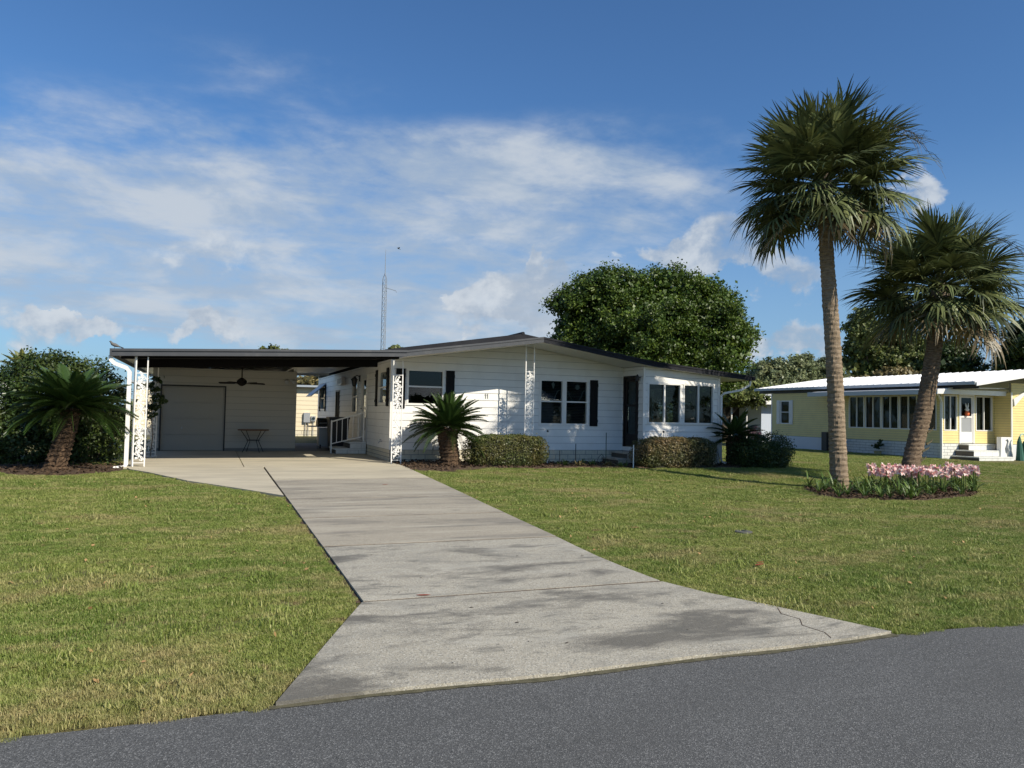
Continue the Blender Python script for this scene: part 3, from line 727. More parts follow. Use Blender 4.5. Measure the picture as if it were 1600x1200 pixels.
# front overhang: roof sheet, fascia coloured as a lit left and a shaded right run, cream soffit
po = part(roofprism(PR[:3], .04, -1.46, -.021), 'porch_roof', bronze, H)
part(roofprism(PR[2:], .04, -1.46, 3.3), 'sunroom_roof', bronze, H)
for a, b in zip(PR, PR[1:]):
    n = 1
    m = MB().loop2([(a[0], -1.50, a[1]), (b[0], -1.50, b[1]), (b[0], -1.50, b[1]-.05), (a[0], -1.50, a[1]-.05)], [(a[0], -1.461, a[1]), (b[0], -1.461, b[1]), (b[0], -1.461, b[1]-.05), (a[0], -1.461, a[1]-.05)])
    fa = part(m, 'fascia_cap', gutter_m if a[0] < 3 else bronze, H)
    m = MB().loop2([(a[0], -1.485, a[1]-.052), (b[0], -1.485, b[1]-.052), (b[0], -1.485, b[1]-.155), (a[0], -1.485, a[1]-.155)], [(a[0], -1.461, a[1]-.052), (b[0], -1.461, b[1]-.052), (b[0], -1.461, b[1]-.155), (a[0], -1.461, a[1]-.155)])
    part(m, 'fascia', gutter_m if a[0] < 3 else bronze, H)
def soff(p, q, y0, y1):
    return MB().loop2([(p[0], y0, p[1]-.135), (q[0], y0, q[1]-.135), (q[0], y1, q[1]-.135), (p[0], y1, p[1]-.135)], [(p[0], y0, p[1]-.15), (q[0], y0, q[1]-.15), (q[0], y1, q[1]-.15), (p[0], y1, p[1]-.15)])
part(soff(PR[0], PR[1], -1.46, -.021), 'soffit', soffit_m, H); part(soff(PR[1], PR[2], -1.46, -.021), 'soffit', soffit_m, H)
part(soff(PR[2], PR[3], -1.46, 3.3), 'soffit', soffit_m, H)
part(MB().box(10.90, 10.94, -1.459, 3.3, 2.54, 2.70), 'eave_fascia', bronze, H)
part(MB().box(10.95, 11.06, -1.49, 3.3, 2.56, 2.68), 'eave_gutter', bronze, H)
# sunroom
FS = Frame((0, -1.21, 0), (1, 0), (0, -1)); g1 = (7.39, 8.55, 1.17, 2.38); g2 = (8.62, 9.72, 1.17, 2.38)
wall(H, FS, 7.25, 9.91, -.08, .33, 2.9, .203, [g1, g2], siding, [under(PR[2], PR[3], .155)])
blocks(H, FS, 7.25, 9.91, -.1, .325, 3, .40, block, mortar)
window(H, FS, *g1, cols=2, fw_=.045, lab='left pair of sliding sunroom panes'); window(H, FS, *g2, cols=2, fw_=.045, lab='right pair of sliding sunroom panes')
part(FS.box(MB(), 9.87, 9.94, -.05, 2.62, .0, .035), 'corner_trim', trim, H); part(FS.box(MB(), 7.225, 7.30, -.05, 2.83, .0, .035), 'corner_trim', trim, H)
FD = Frame((7.25, 0, 0), (0, 1), (-1, 0)); dop = (-.95, -.07, .45, 2.60)
wall(H, FD, -1.2, -.01, -.08, .33, 2.86, .203, [dop], siding)
mb = MB()
for q in ((-.95, -.88, .45, 2.6), (-.14, -.07, .45, 2.6), (-.88, -.14, 2.53, 2.6)): FD.box(mb, *q, -.06, .03)
fd = part(mb, 'front_door', brown, H, label='narrow dark brown front door with glass and lace curtain')
mb = MB()
for q in ((-.87, -.76, .47, 2.52), (-.26, -.15, .47, 2.52), (-.76, -.26, .47, .85), (-.76, -.26, 1.66, 1.74), (-.76, -.26, 2.42, 2.52)): FD.box(mb, *q, -.04, .0)
part(mb, 'door_leaf', brown, fd)
for z0, z1 in ((.85, 1.66), (1.74, 2.42)):
    part(FD.box(MB(), -.76, -.26, z0, z1, -.03, -.024), 'pane', glass, fd); part(FD.box(MB(), -.75, -.27, z0+.01, z1-.01, -.06, -.05), 'curtain', curtain, fd)
part(MB().tube([FD.p(-.82, 1.5, .0), FD.p(-.82, 1.5, .05), FD.p(-.74, 1.5, .06)], .012, 6), 'handle', black, fd)
lm = MB().lathe((7.13, -1.06, 2.42), [(.02, 0), (.06, .02), (.065, .12), (.03, .16), (.015, .2)], 10); lm.box(7.13, 7.23, -1.07, -1.05, 2.52, 2.55)
part(lm, 'wall_lamp', black, H, label='small black lamp beside the front door')
FR_ = Frame((9.91, 0, 0), (0, 1), (1, 0)); wr = (-.95, 2.6, 1.1, 2.35)
wall(H, FR_, -1.2, 3.2, -.1, .33, 2.6, .203, [wr], siding); window(H, FR_, *wr, cols=4, fw_=.045)
FB = Frame((0, 3.2, 0), (1, 0), (0, 1)); wq = (7.7, 9.5, 1.2, 2.3)
wall(H, FB, 7.25, 9.8, -.1, .33, 2.65, .203, [wq], siding, planks=False); window(H, FB, *wq, cols=3, fw_=.045)
part(MB().box(7.26, 9.80, -1.10, 3.09, .40, .45), 'floor', interior, H)
part(MB().box(9.25, 9.7, -.75, -.3, .45, 1.55), 'chair_back', mat('pale_cushion', (.5, .48, .44), .8), H)
part(MB().tube([(8.3, -.3, .45), (8.3, -.3, 1.2)], .02, 6).lathe((8.3, -.3, 1.2), [(.28, 0), (.28, .03)], 16), 'side_table', black, H)
part(MB().lathe((8.3, -.3, 1.23), [(.05, 0), (.09, .08), (.04, .2), (.02, .3)], 12), 'vase', interior, H)
# downspout, right corner
def downspout(pts, r=.04): return MB().tube(pts, r, 4)
part(downspout([(10.95, -1.40, 2.55), (10.93, -1.40, 2.42), (10.6, -1.38, 2.25), (10.05, -1.3, 2.14), (9.97, -1.26, 2.05), (9.97, -1.26, .12), (10.02, -1.3, .02), (10.4, -1.6, -.03)]), 'downspout', white, H, label='white downspout at the sunroom corner')
# brick steps to the front door
st = thing('front_steps', 'low tan brick steps up to the dark front door, half hidden by the russet hedge', 'steps', (6.8, -.6, -.07))
for i, (x0, z0, z1) in enumerate(((6.55, -.09, .10), (6.85, .10, .28))):
    fr = Frame((0, -1.02, 0), (1, 0), (0, -1)); 
    cs = part(MB().box(x0, 7.2, -1.0, -.06, z0, z1-.02), 'step', mortar, st); 
    part(MB().box(x0-.03, 7.2, -1.04, -.05, z1-.02, z1+.03), 'tread', stepm, cs)
    for r in range(2):
        h = (z1-.02-z0)/2; x = x0-(.1 if r else 0)
        while x < 7.19:
            a = max(x, x0); b = min(x+.2, 7.2)
            if b-a > .03: part(MB().box(a+.004, b-.004, -1.02, -1.0, z0+r*h+.005, z0+(r+1)*h-.005), 'brick', stepm, cs)
            x += .2

# ------------------------------------------------------------------ carport
CP = thing('carport', 'flat roofed carport with dark fascia and white trellis posts left of the house', 'carport', (-3.3, 0, 0))
def zc(x): return 2.67+.0428*(x+6.72)
def cbox(x0, x1, y0, y1, t, b): return MB().loop2([(x0, y0, zc(x0)-b), (x1, y0, zc(x1)-b), (x1, y1, zc(x1)-b), (x0, y1, zc(x0)-b)], [(x0, y0, zc(x0)-t), (x1, y0, zc(x1)-t), (x1, y1, zc(x1)-t), (x0, y1, zc(x0)-t)])
x = -6.7
while x < -.22:
    x2 = min(x+.405, -.215); part(cbox(x+.004, x2-.004, -1.42, 10.6, .02, .09), 'roof_panel', trim, CP); x += .405
part(cbox(-6.72, .06, -1.56, -1.44, .0, .055), 'fascia_cap', gutter_m, CP); part(cbox(-6.72, .06, -1.53, -1.44, .058, .165), 'fascia', gutter_m, CP)
part(cbox(-6.76, -6.721, -1.56, 10.6, .0, .16), 'side_gutter', gutter_m, CP)
part(cbox(-6.55, -.10, -1.30, -1.05, .092, .21), 'front_beam', shade_black, CP); part(cbox(-6.3, -.42, -.12, .02, .092, .36), 'cross_beam', shade_black, CP)
part(cbox(-6.55, -.42, -1.04, -.13, .092, .14), 'soffit_shade', shade_black, CP)  # dark sheet stands for the unlit underside of the front overhang
part(cbox(-6.72, -.22, 10.61, 10.7, .0, .17), 'rear_fascia', white, CP)
def trellis(x0, x1, y, z0, z1, parent, ext=0., along='x', seed=0):
    """iron post: two square bars and a cast vine of scrolls and leaves between them"""
    P = (lambda a, z: (a, y, z)) if along == 'x' else (lambda a, z: (y, a, z))
    g = part(MB().tube([P(x0, z0), P(x0, z1)], .019, 4), 'trellis_post', white, parent)
    part(MB().tube([P(x1, z0), P(x1, z1)], .019, 4), 'bar', white, g)
    mb = MB(); c = (x0+x1)/2; w = abs(x1-x0)/2-.02; zz0 = z0+.14; zz1 = z1-.40-ext
    n = int((zz1-zz0)/.05); pts = []
    for i in range(n+1):
        z = zz0+(zz1-zz0)*i/n; pts.append(P(c+w*.65*math.sin(z*2*math.pi/.52+seed), z))
    mb.tube(pts, .013, 5)
    z = zz0+.06; k = 0
    while z < zz1-.05:
        sgn = 1 if k % 2 else -1
        cx = c-sgn*w*.35
        ring = [P(cx+sgn*w*.52*math.cos(t)*(1-.07*t), z+.062*math.sin(t)*(1-.07*t)) for t in np.linspace(0, 5.6, 12)]
        mb.tube(ring, .012, 4)
        for (lx, lz, an) in ((-sgn*.3, .05, .6), (sgn*.75, -.02, 2.2), (sgn*.2, .09, 1.4), (-sgn*.8, -.03, 2.7)):
            bx, bz = c+lx*w, z+lz; L = .070; dx, dz = math.cos(an)*L*sgn, math.sin(an)*L; nx, nz = -dz*.5, dx*.5
            q = [(bx, bz), (bx+dx*.5+nx, bz+dz*.5+nz), (bx+dx, bz+dz), (bx+dx*.5-nx, bz+dz*.5-nz)]
            if along == 'x': mb.loop2([(a, y-.005, b) for a, b in q], [(a, y+.005, b) for a, b in q])
            else: mb.loop2([(y-.005, a, b) for a, b in q], [(y+.005, a, b) for a, b in q])
        z += .115; k += 1
    for zz in (zz0-.04, zz1+.02): mb.tube([P(x0, zz), P(x1, zz)], .012, 4)
    part(mb, 'scrollwork', white, g)
    part(MB().box(*( (x0-.04, x1+.04, y-.05, y+.05) if along == 'x' else (y-.05, y+.05, x0-.04, x1+.04)), z0-.012, z0+.004), 'base_plate', white, g)
    return g
trellis(-6.22, -5.98, -1.40, -.01, 2.52, CP); trellis(-1.33, -1.08, -6.25, -.01, 2.52, CP, along='y', seed=1)
trellis(-6.22, -5.98, 2.3, .03, 2.50, CP, seed=2)
trellis(-.15, .10, -.9, .0, 2.72, CP, seed=3)
trellis(3.62, 3.87, -.9, -.05, 3.30, H, ext=.35, seed=4)
part(downspout([(-6.75, -1.42, 2.52), (-6.74, -1.42, 2.42), (-6.66, -1.42, 2.34), (-6.42, -1.42, 2.25), (-6.35, -1.42, 2.16), (-6.35, -1.44, .06), (-6.40, -1.5, -.01), (-6.62, -1.62, -.02)], .06), 'downspout', white, CP, label='white downspout beside the left trellis post')
# climbing vine on the rear left post
def leafcloud(c, axes, n, size, nclump=None, shell=.35, up_bias=.35, clump_s=.18, flat=None):
    """leaf quads over an ellipsoid set; c: list of centres, axes: list of radii"""
    c = np.array(c, float); ax = np.array(axes, float); wgt = (ax[:, 0]*ax[:, 1]+ax[:, 1]*ax[:, 2]+ax[:, 0]*ax[:, 2]); wgt /= wgt.sum()
    nclump = nclump or max(1, n//28)
    L = rng.choice(len(c), nclump, p=wgt); dirs = rng.normal(size=(nclump, 3)); dirs /= np.linalg.norm(dirs, axis=1)[:, None]
    r = 1-np.abs(rng.normal(0, shell*.5, nclump)); r = np.clip(r, .15, 1.04)
    cc = c[L]+dirs*ax[L]*r[:, None]
    k = rng.integers(0, nclump, n); s = clump_s*np.mean(ax)
    pos = cc[k]+rng.normal(0, 1, (n, 3))*s*np.array([1, 1, .75])
    out = dirs[k]
    nrm = out*.7+rng.normal(0, .75, (n, 3))+np.array([0, 0, up_bias]); nrm /= np.linalg.norm(nrm, axis=1)[:, None]
    return leafquads(pos, nrm, size, k)
def leafquads(pos, nrm, size, k=None):
    n = len(pos)
    t = rng.normal(size=(n, 3)); t -= nrm*(t*nrm).sum(1)[:, None]; t /= np.linalg.norm(t, axis=1)[:, None]
    b = np.cross(nrm, t); L = size*rng.uniform(.6, 1.3, n)[:, None]; w = L*.32
    V = np.stack([pos-t*L*.5, pos+b*w+nrm*w*.25, pos+t*L*.5, pos-b*w+nrm*w*.25], 1).reshape(-1, 3)
    F = np.arange(n*4).reshape(n, 4)
    tint = rng.uniform(0, 1, n)
    if k is not None:
        ct = rng.uniform(0, 1, k.max()+1); tint = .45*tint+.55*ct[k]
    return V, F, tint
def mergev(items):
    Vs, Fs, Ts, o = [], [], [], 0
    for V, F, T in items:
        Vs.append(V); Fs.append(F+o); Ts.append(T); o += len(V)
    return np.concatenate(Vs), np.concatenate(Fs), np.concatenate(Ts)
def foliage(name, data, m, parent, kind=None):
    V, F, T = data; loc = np.array(root_of(parent).location)
    o = link(name, fast(name, V-loc, F, m, False, T), parent)
    return o
vt = thing('climbing_vine', 'dark leafy vine climbing the rear left trellis post under the carport', 'vine', (-6.1, 2.2, 0))
foliage('foliage', leafcloud([(-6.05, 2.15, 2.0), (-5.98, 2.1, 1.62), (-6.1, 2.1, 1.25), (-6.0, 2.1, 1.45)], [(.16, .16, .2), (.24, .2, .24), (.16, .16, .2), (.2, .2, .2)], 900, .09), dark_leaf, vt)
part(MB().tube([(-6.1, 2.22, 0.03), (-6.05, 2.2, .6), (-6.12, 2.2, 1.2), (-6.02, 2.2, 1.9)], .012, 5), 'stem', bark, vt)

# garage / storage room
G_ = thing('garage', 'white sided storage garage with an overhead door at the back of the carport', 'garage', (-4.1, 5, 0))
FG = Frame((0, 5, 0), (1, 0), (0, -1)); gd = (-6.03, -4.20, .03, 2.04)
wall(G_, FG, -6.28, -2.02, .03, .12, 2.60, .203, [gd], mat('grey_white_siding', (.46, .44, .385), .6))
part(MB().box(-2.12, -2.02, 5.11, 10.5, .03, 2.72), 'wall', siding, G_); part(MB().box(-6.28, -6.18, 5.11, 10.5, .03, 2.5), 'wall', siding, G_); part(MB().box(-6.17, -2.13, 10.4, 10.5, .03, 2.5), 'wall', siding, G_)
for q in ((-6.06, -6.02, .03, 2.07), (-4.21, -4.17, .03, 2.07), (-6.02, -4.21, 2.03, 2.07)): part(FG.box(MB(), *q, 0, .03), 'door_frame', black, G_)
dr2 = part(FG.box(MB(), -6.02, -4.21, .035, 2.03, -.075, -.06), 'overhead_door', mat('door_grey', (.36, .345, .30), .5), G_)
for i in range(4):
    z0 = .04+i*.4975; part(FG.box(MB(), -6.018, -4.212, z0, z0+.488, -.059, -.035), 'panel', MATS['door_grey'], dr2)
part(MB().tube([FG.p(-5.42, .74, -.034), FG.p(-5.42, .74, .0)], .03, 8).tube([FG.p(-5.42, .70, .01), FG.p(-5.42, .78, .01)], .012, 5), 'handle', metal, dr2)
fl = thing('floodlight', 'twin lamp security light high on the garage wall near the passage', 'light', (-2.2, 4.97, 2.3))
part(MB().box(-2.24, -2.16, 4.93, 4.975, 2.26, 2.34), 'mount', metal, fl)
for x in (-2.33, -2.10): part(MB().tube([(x, 4.93, 2.32), (x-.02, 4.86, 2.28), (x-.03, 4.80, 2.25)], [.03, .055, .065], 10), 'lamp', metal, fl)
# wall lantern by the storm door
la = thing('wall_lantern', 'black lantern hanging on the carport side wall beside the storm door', 'lantern', (0, 4.75, 2.4))
part(MB().box(-.05, -.02, 4.70, 4.80, 2.35, 2.55), 'mount', black, la); part(MB().tube([(-.03, 4.75, 2.5), (-.12, 4.75, 2.56), (-.2, 4.75, 2.5)], .012, 6), 'arm', black, la)
part(MB().lathe((-.2, 4.75, 2.18), [(.03, 0), (.07, .03), (.10, .2), (.12, .24), (.05, .3), (.015, .34)], 8), 'lamp_shade', black, la)
# side steps and railing
sst = thing('side_steps', 'pale block steps with a white handrail at the storm door', 'steps', (-.5, 3.9, 0))
for x0, z0, z1, y0, y1 in ((-.98, .03, .20, 3.3, 4.7), (-.55, .20, .40, 3.3, 4.6)):
    cs = part(MB().box(x0+.02, -.03, y0+.02, y1, z0, z1-.05), 'step', mortar, sst)
    part(MB().box(x0, -.025, y0, y1+.02, z1-.05, z1), 'tread', blockw, cs)
    fr = Frame((0, y0+.02, 0), (1, 0), (0, -1)); x = x0+.02
    while x < -.05:
        b = min(x+.35, -.03); part(fr.box(MB(), x+.004, b-.004, z0+.006, z1-.056, 0, .015), 'brick', blockw, cs); x += .35
rl = part(MB().tube([(-1.05, 3.75, .03), (-1.05, 3.75, 1.06)], .03, 4).tube([(-.12, 3.3, .4), (-.12, 3.3, 1.36)], .03, 4).tube([(-1.05, 3.75, 1.02), (-.12, 3.3, 1.32)], .028, 4).tube([(-1.05, 3.75, .32), (-.12, 3.3, .58)], .02, 4), 'railing', white, sst)
for i in range(1, 6):
    t = i/6; part(MB().tube([(-1.05+.93*t, 3.75-.45*t, .33+.26*t), (-1.05+.93*t, 3.75-.45*t, 1.02+.30*t)], .014, 4), 'baluster', white, rl)
# grill and covered bin
gr = thing('gas_grill', 'gas barbecue grill with side shelf standing in the carport passage', 'grill', (-.75, 6.9, .03))
part(MB().box(-1.05, -.6, 6.7, 7.2, .12, .75), 'cabinet', metal, gr); part(MB().loop2([(-1.1, 6.65, .78), (-1.1, 7.25, .78), (-1.1, 7.2, 1.0), (-1.1, 6.95, 1.1), (-1.1, 6.7, 1.0)], [(-.55, 6.65, .78), (-.55, 7.25, .78), (-.55, 7.2, 1.0), (-.55, 6.95, 1.1), (-.55, 6.7, 1.0)]), 'lid', black, gr)
part(MB().box(-1.4, -1.11, 6.7, 7.2, .78, .82), 'side_shelf', metal, gr); part(MB().tube([(-1.05, 6.62, .92), (-.6, 6.62, .92)], .015, 6), 'handle', metal, gr)
for x in (-1.02, -.64):
    part(MB().tube([(x, 6.72, .09), (x+.04, 6.72, .09)], .08, 12), 'wheel', black, gr); part(MB().tube([(x, 7.18, .03), (x, 7.18, .12)], .015, 6), 'leg', metal, gr)
bn = thing('covered_bin', 'tall black covered bin beside the side steps', 'bin', (-.55, 5.6, .03))
part(MB().loop2([(-.84, 5.3, .03), (-.30, 5.3, .03), (-.30, 5.9, .03), (-.84, 5.9, .03)], [(-.9, 5.25, 1.08), (-.25, 5.25, 1.08), (-.25, 5.95, 1.08), (-.9, 5.95, 1.08)]), 'body', black, bn)
part(MB().box(-.92, -.23, 5.22, 5.98, 1.08, 1.15), 'lid', black, bn)
hb = solo(MB().tube([(-.02, .95, .52), (-.10, .95, .52), (-.12, .95, .46)], .015, 6).tube([(-.07, .91, .57), (-.07, .99, .57)], .02, 6), 'garden_tap', metal, 'small garden tap on the shaded side wall above the block skirt', 'tap', (0, .95, .5))
# ceiling fan
fa = thing('ceiling_fan', 'dark five blade ceiling fan hanging from the carport roof', 'ceiling fan', (-3.8, 2.5, 2.1))
part(MB().tube([(-3.8, 2.5, 2.68), (-3.8, 2.5, 2.25)], .018, 8).lathe((-3.8, 2.5, 2.56), [(.03, 0), (.09, .06), (.1, .12)], 12), 'rod', wood_fan, fa)
part(MB().lathe((-3.8, 2.5, 2.02), [(.03, 0), (.07, .02), (.13, .07), (.14, .15), (.09, .2), (.03, .24)], 16), 'motor', wood_fan, fa)
for i in range(5):
    a = i*2*math.pi/5+.25; c, s = math.cos(a), math.sin(a); q = []
    for r, w in ((.12, .03), (.2, .03), (.24, .065), (.62, .075), (.66, .04)): q.append((r, w))
    pts = [(-3.8+c*r-s*w, 2.5+s*r+c*w, 2.11+w*.25) for r, w in q]+[(-3.8+c*r+s*w, 2.5+s*r-c*w, 2.11-w*.25) for r, w in q[::-1]]
    part(MB().loop2(pts, [(x, y, z-.012) for x, y, z in pts]), 'blade', wood_fan, fa)
# bistro table
tb = thing('patio_table', 'round topped wrought iron patio table against the garage wall', 'table', (-3.35, 4.3, .03))
part(MB().lathe((-3.35, 4.3, .70), [(.46, 0), (.47, .015), (.46, .035)], 28), 'tabletop', wicker, tb)
part(MB().tube([(-3.35+.2*math.cos(t), 4.3+.2*math.sin(t), .40) for t in np.linspace(0, 2*math.pi, 20)], .012, 5), 'ring', black, tb)
for i in range(4):
    a = .5+i*math.pi/2; c, s = math.cos(a), math.sin(a)
    part(MB().tube([(-3.35+c*.42, 4.3+s*.42, .70), (-3.35+c*.2, 4.3+s*.2, .42), (-3.35+c*.18, 4.3+s*.18, .38), (-3.35+c*.36, 4.3+s*.36, .03)], .011, 5), 'leg', black, tb)

# birds
def bird(loc, s, label, wings=False):
    b = thing('bird', label, 'bird', loc); x, y, z = loc
    mb = MB(); mb.tube([(x+.10*s, y, z+.03*s), (x+.07*s, y, z+.05*s), (x, y, z+.075*s), (x-.06*s, y, z+.10*s), (x-.085*s, y, z+.135*s), (x-.10*s, y, z+.155*s), (x-.125*s, y, z+.15*s)], [.006*s, .022*s, .042*s, .035*s, .022*s, .022*s, .004*s], 10)
    part(mb, 'body', mat('bird_grey', (.12, .115, .11), .7), b, True)
    part(MB().tube([(x+.08*s, y, z+.05*s), (x+.17*s, y, z+.01*s)], [.014*s, .02*s], 4), 'tail', black, b)
    if wings:
        for q in (-1, 1): part(MB().loop2([(x-.05*s, y, z+.1*s), (x-.02*s, y+q*.2*s, z+.16*s), (x+.06*s, y+q*.32*s, z+.10*s), (x+.06*s, y, z+.09*s)], [(x-.05*s, y, z+.09*s), (x-.02*s, y+q*.2*s, z+.15*s), (x+.06*s, y+q*.32*s, z+.09*s), (x+.06*s, y, z+.08*s)]), 'wing', black, b)
    else:
        for q in (-1, 1): part(MB().tube([(x-.01*s, y+q*.012*s, z+.05*s), (x-.01*s, y+q*.012*s, z)], .003*s, 4), 'leg', black, b)
    return b
bird((-6.66, -1.48, 2.675), 1.0, 'small bird perched on the left corner of the carport roof')
bird((6.5, 28.5, 12.0), 0.8, 'tiny dark bird flying beside the radio mast', True)

# ------------------------------------------------------------------ planting
def mulchbed(name, P, seed=0, n=900, lab=None):
    c = np.mean(np.array(P), 0); top = []
    mb = MB(); ring = [(x, y, float(zf(x, y))+.006) for x, y in P]; r2 = [(c[0]+(x-c[0])*.8, c[1]+(y-c[1])*.8, 0) for x, y in P]
    r2 = [(x, y, float(zf(x, y))+.035) for x, y, z in r2]; k = len(P)
    mb.add(ring+r2, [(i, (i+1) % k, k+(i+1) % k, k+i) for i in range(k)]+[tuple(range(k, 2*k))])
    o = setting(mb, name, mulch_m, 'stuff')
    A = np.array(P); lo, hi = A.min(0), A.max(0); x = rng.uniform(lo[0], hi[0], n*2); y = rng.uniform(lo[1], hi[1], n*2); q = inpoly(x, y, P); x, y = x[q][:n], y[q][:n]
    pos = np.stack([x, y, zf(x, y)+.035+rng.uniform(0, .03, len(x))], -1); nr = rng.normal(0, .5, (len(x), 3))+[0, 0, 1]; nr /= np.linalg.norm(nr, axis=1)[:, None]
    V, F, T = leafquads(pos, nr, .08); ch = link('mulch_chips', fast('mulch_chips', V, F, mulch_m, False, T), o); ch['kind'] = 'stuff'
mulchbed('mulch_bed', LEFTBED); mulchbed('mulch_bed', FRONTBED, n=3500); mulchbed('mulch_bed', BED, n=2500)

def rough_trunk(pts, rads, n=18, rings=60, amp=.02, step=.06, seedv=1, scales=False):
    """trunk with leaf scars: rings of slightly stepped radius"""
    P = [Vector(p) for p in pts]; out = []; L = [0]
    for a, b in zip(P, P[1:]): L.append(L[-1]+(b-a).length)
    r_ = random.Random(seedv); V = []; F = []
    for i in range(rings+1):
        s = L[-1]*i/rings; k = max(j for j in range(len(L)) if L[j] <= s+1e-9); k = min(k, len(P)-2)
        t = (s-L[k])/(L[k+1]-L[k]); a = P[max(k-1, 0)]; b = P[k]; c = P[k+1]; d = P[min(k+2, len(P)-1)]
        c_ = .5*((2*b)+(c-a)*t+(2*a-5*b+4*c-d)*t*t+(3*b-a-3*c+d)*t**3)
        R = rads[k]+(rads[k+1]-rads[k])*t
        st = amp*(1 if i % 2 else -.3)*r_.uniform(.5, 1.2)
        for j in range(n):
            an = 2*math.pi*(j+(.5 if (scales and i % 2) else 0))/n; rr = R+st+r_.gauss(0, amp*.45)+(amp*1.4*((i+j) % 2) if scales else 0)
            V.append((c_.x+rr*math.cos(an), c_.y+rr*math.sin(an), c_.z+(r_.gauss(0, step*.12))))
    for i in range(rings):
        for j in range(n): F.append((i*n+j, i*n+(j+1) % n, (i+1)*n+(j+1) % n, (i+1)*n+j))
    mb = MB(); mb.add(V, F+[tuple(range(n))[::-1], tuple(range(rings*n, rings*n+n))]); return mb
def frond_fan(seed, droop=.5, pet=1.12, R=.98):
    r_ = np.random.default_rng(seed); V, F, T = [], [], []
    def q4(a, b, c, d, t): k = len(V); V.extend([a, b, c, d]); F.append((k, k+1, k+2, k+3)); T.append(t)
    # petiole and costa
    n = 5; w = .022
    cost = [(pet*i/n, 0, -.10*droop*(i/n)**2) for i in range(n+1)]
    ce = cost[-1]
    for i in range(n):
        a, b = cost[i], cost[i+1]
        q4((a[0], -w, a[2]), (b[0], -w*.8, b[2]), (b[0], w*.8, b[2]), (a[0], w, a[2]), .75)
        q4((a[0], 0, a[2]-w), (b[0], 0, b[2]-w*.8), (b[0], 0, b[2]+w*.8), (a[0], 0, a[2]+w), .75)
    m = 44
    for i in range(m):
        a = (-152+304*(i+.5)/m)*math.pi/180+r_.normal(0, .02)
        ca, sa = math.cos(a), math.sin(a); L = R*(.80+.22*ca)*r_.uniform(.88, 1.06)
        hx = ce[0]+.22*max(0, ca)**2; t = r_.uniform(0, 1); dr_ = droop*r_.uniform(.3, 1.0)
        prev = None; bend = r_.normal(0, .10)
        for s, wd in ((.0, .010), (.35, .026), (.62, .022), (.85, .011), (1.0, .002)):
            rr = L*s; fall = (dr_*.95*max(0, s-.30)**1.7*L)+.12*droop*s*L*max(0, ca)
            an = a+bend*s*s; x, y = hx+rr*math.cos(an)*(1-.15*dr_*s*s), rr*math.sin(an)*(.92-.12*dr_*s*s); z = ce[2]+.30*abs(sa)*min(s, .5)*L-fall
            nx, ny = -math.sin(an)*wd, math.cos(an)*wd
            cur = ((x-nx, y-ny, z), (x+nx, y+ny, z+wd*.5))
            if prev: q4(prev[0], cur[0], cur[1], prev[1], t)
            prev = cur
    return fast('frond', V, F, palm_leaf, False, T)
fans = [frond_fan(i, d) for i, d in enumerate((.25, .4, .55, .7, .85, 1.0, .6, .9))]
deadfans = []
for i in (3, 5):
    me = fans[i].copy(); me.materials.clear(); me.materials.append(dead_leaf); deadfans.append(me)
def orient(d, roll=0.):
    d = Vector(d).normalized(); s = Vector((0, 0, 1)).cross(d)
    if s.length < 1e-3: s = Vector((0, 1, 0))
    s.normalize(); u = d.cross(s); return (Matrix((d, s, u)).transposed() @ Matrix.Rotation(roll, 3, 'X')).to_4x4()
def sabal(loc, pts, rads, apex, label, nf, scale, barkm, seed, drystalk=3, ndead=3, EL=122):
    r_ = random.Random(seed); t = thing('cabbage_palm', label, 'palm tree', loc)
    part(rough_trunk(pts, rads, 26, int((pts[-1][2]-pts[0][2])/.055), .011, .05, seed), 'trunk', barkm, t, False)
    ap = Vector(apex); cr = part(MB().lathe((ap.x, ap.y, pts[-1][2]-.1), [(rads[-1]*1.05, 0), (rads[-1]*1.35, .25), (rads[-1]*1.2, .5), (.08, ap.z-pts[-1][2]+.25)], 12), 'crown', bark, t)
    for i in range(nf):
        q = (i+.5)/nf; az = i*2.39996+r_.uniform(-.25, .25)
        el = math.asin(.985-(.985+math.sin(rad(EL)))*q)+rad(r_.uniform(-7, 7))
        d = Vector((math.cos(az)*math.cos(el), math.sin(az)*math.cos(el), math.sin(el)))
        k = min(7, max(0, int(q*6+r_.uniform(-.8, 1.2)))) if q < .95 else 5
        me = fans[k]
        if i >= nf-ndead: me = deadfans[i % 2]
        o = link('frond', me, cr); sc = scale*r_.uniform(.86, 1.08)*min(1.0, .86+q*.8)
        base_ = ap-t.location+Vector((0, 0, -.35*q))
        o.matrix_local = Matrix.Translation(base_) @ orient(d, r_.uniform(-.5, .5)) @ Matrix.Scale(sc, 4)
    # wispy flower stalks
    for i in range(drystalk):
        az = r_.uniform(-2.2, .6); mb = MB(); p0 = ap+Vector((0, 0, .1)); c, s = math.cos(az), math.sin(az)
        main = [p0+Vector((c*x, s*x, z)) for x, z in ((.0, 0), (.7*scale, .65*scale), (1.4*scale, .75*scale), (1.95*scale, .35*scale), (2.2*scale, -.1))]
        mb.tube(main, [.014, .012, .009, .006, .003], 4)
        for j in range(26):
            k = r_.choice((2, 2, 3, 3, 4)); q0 = main[k].lerp(main[k-1], r_.random()); L = r_.uniform(.2, .5)
            v_ = Vector((c+r_.gauss(0, .6), s+r_.gauss(0, .6), r_.gauss(-.3, .5))).normalized()
            mb.tube([q0, q0+v_*L*.5, q0+v_*L+Vector((0, 0, -.12))], [.005, .004, .002], 3)
        part(mb, 'flower_stalk', dead_leaf, t)
    return t
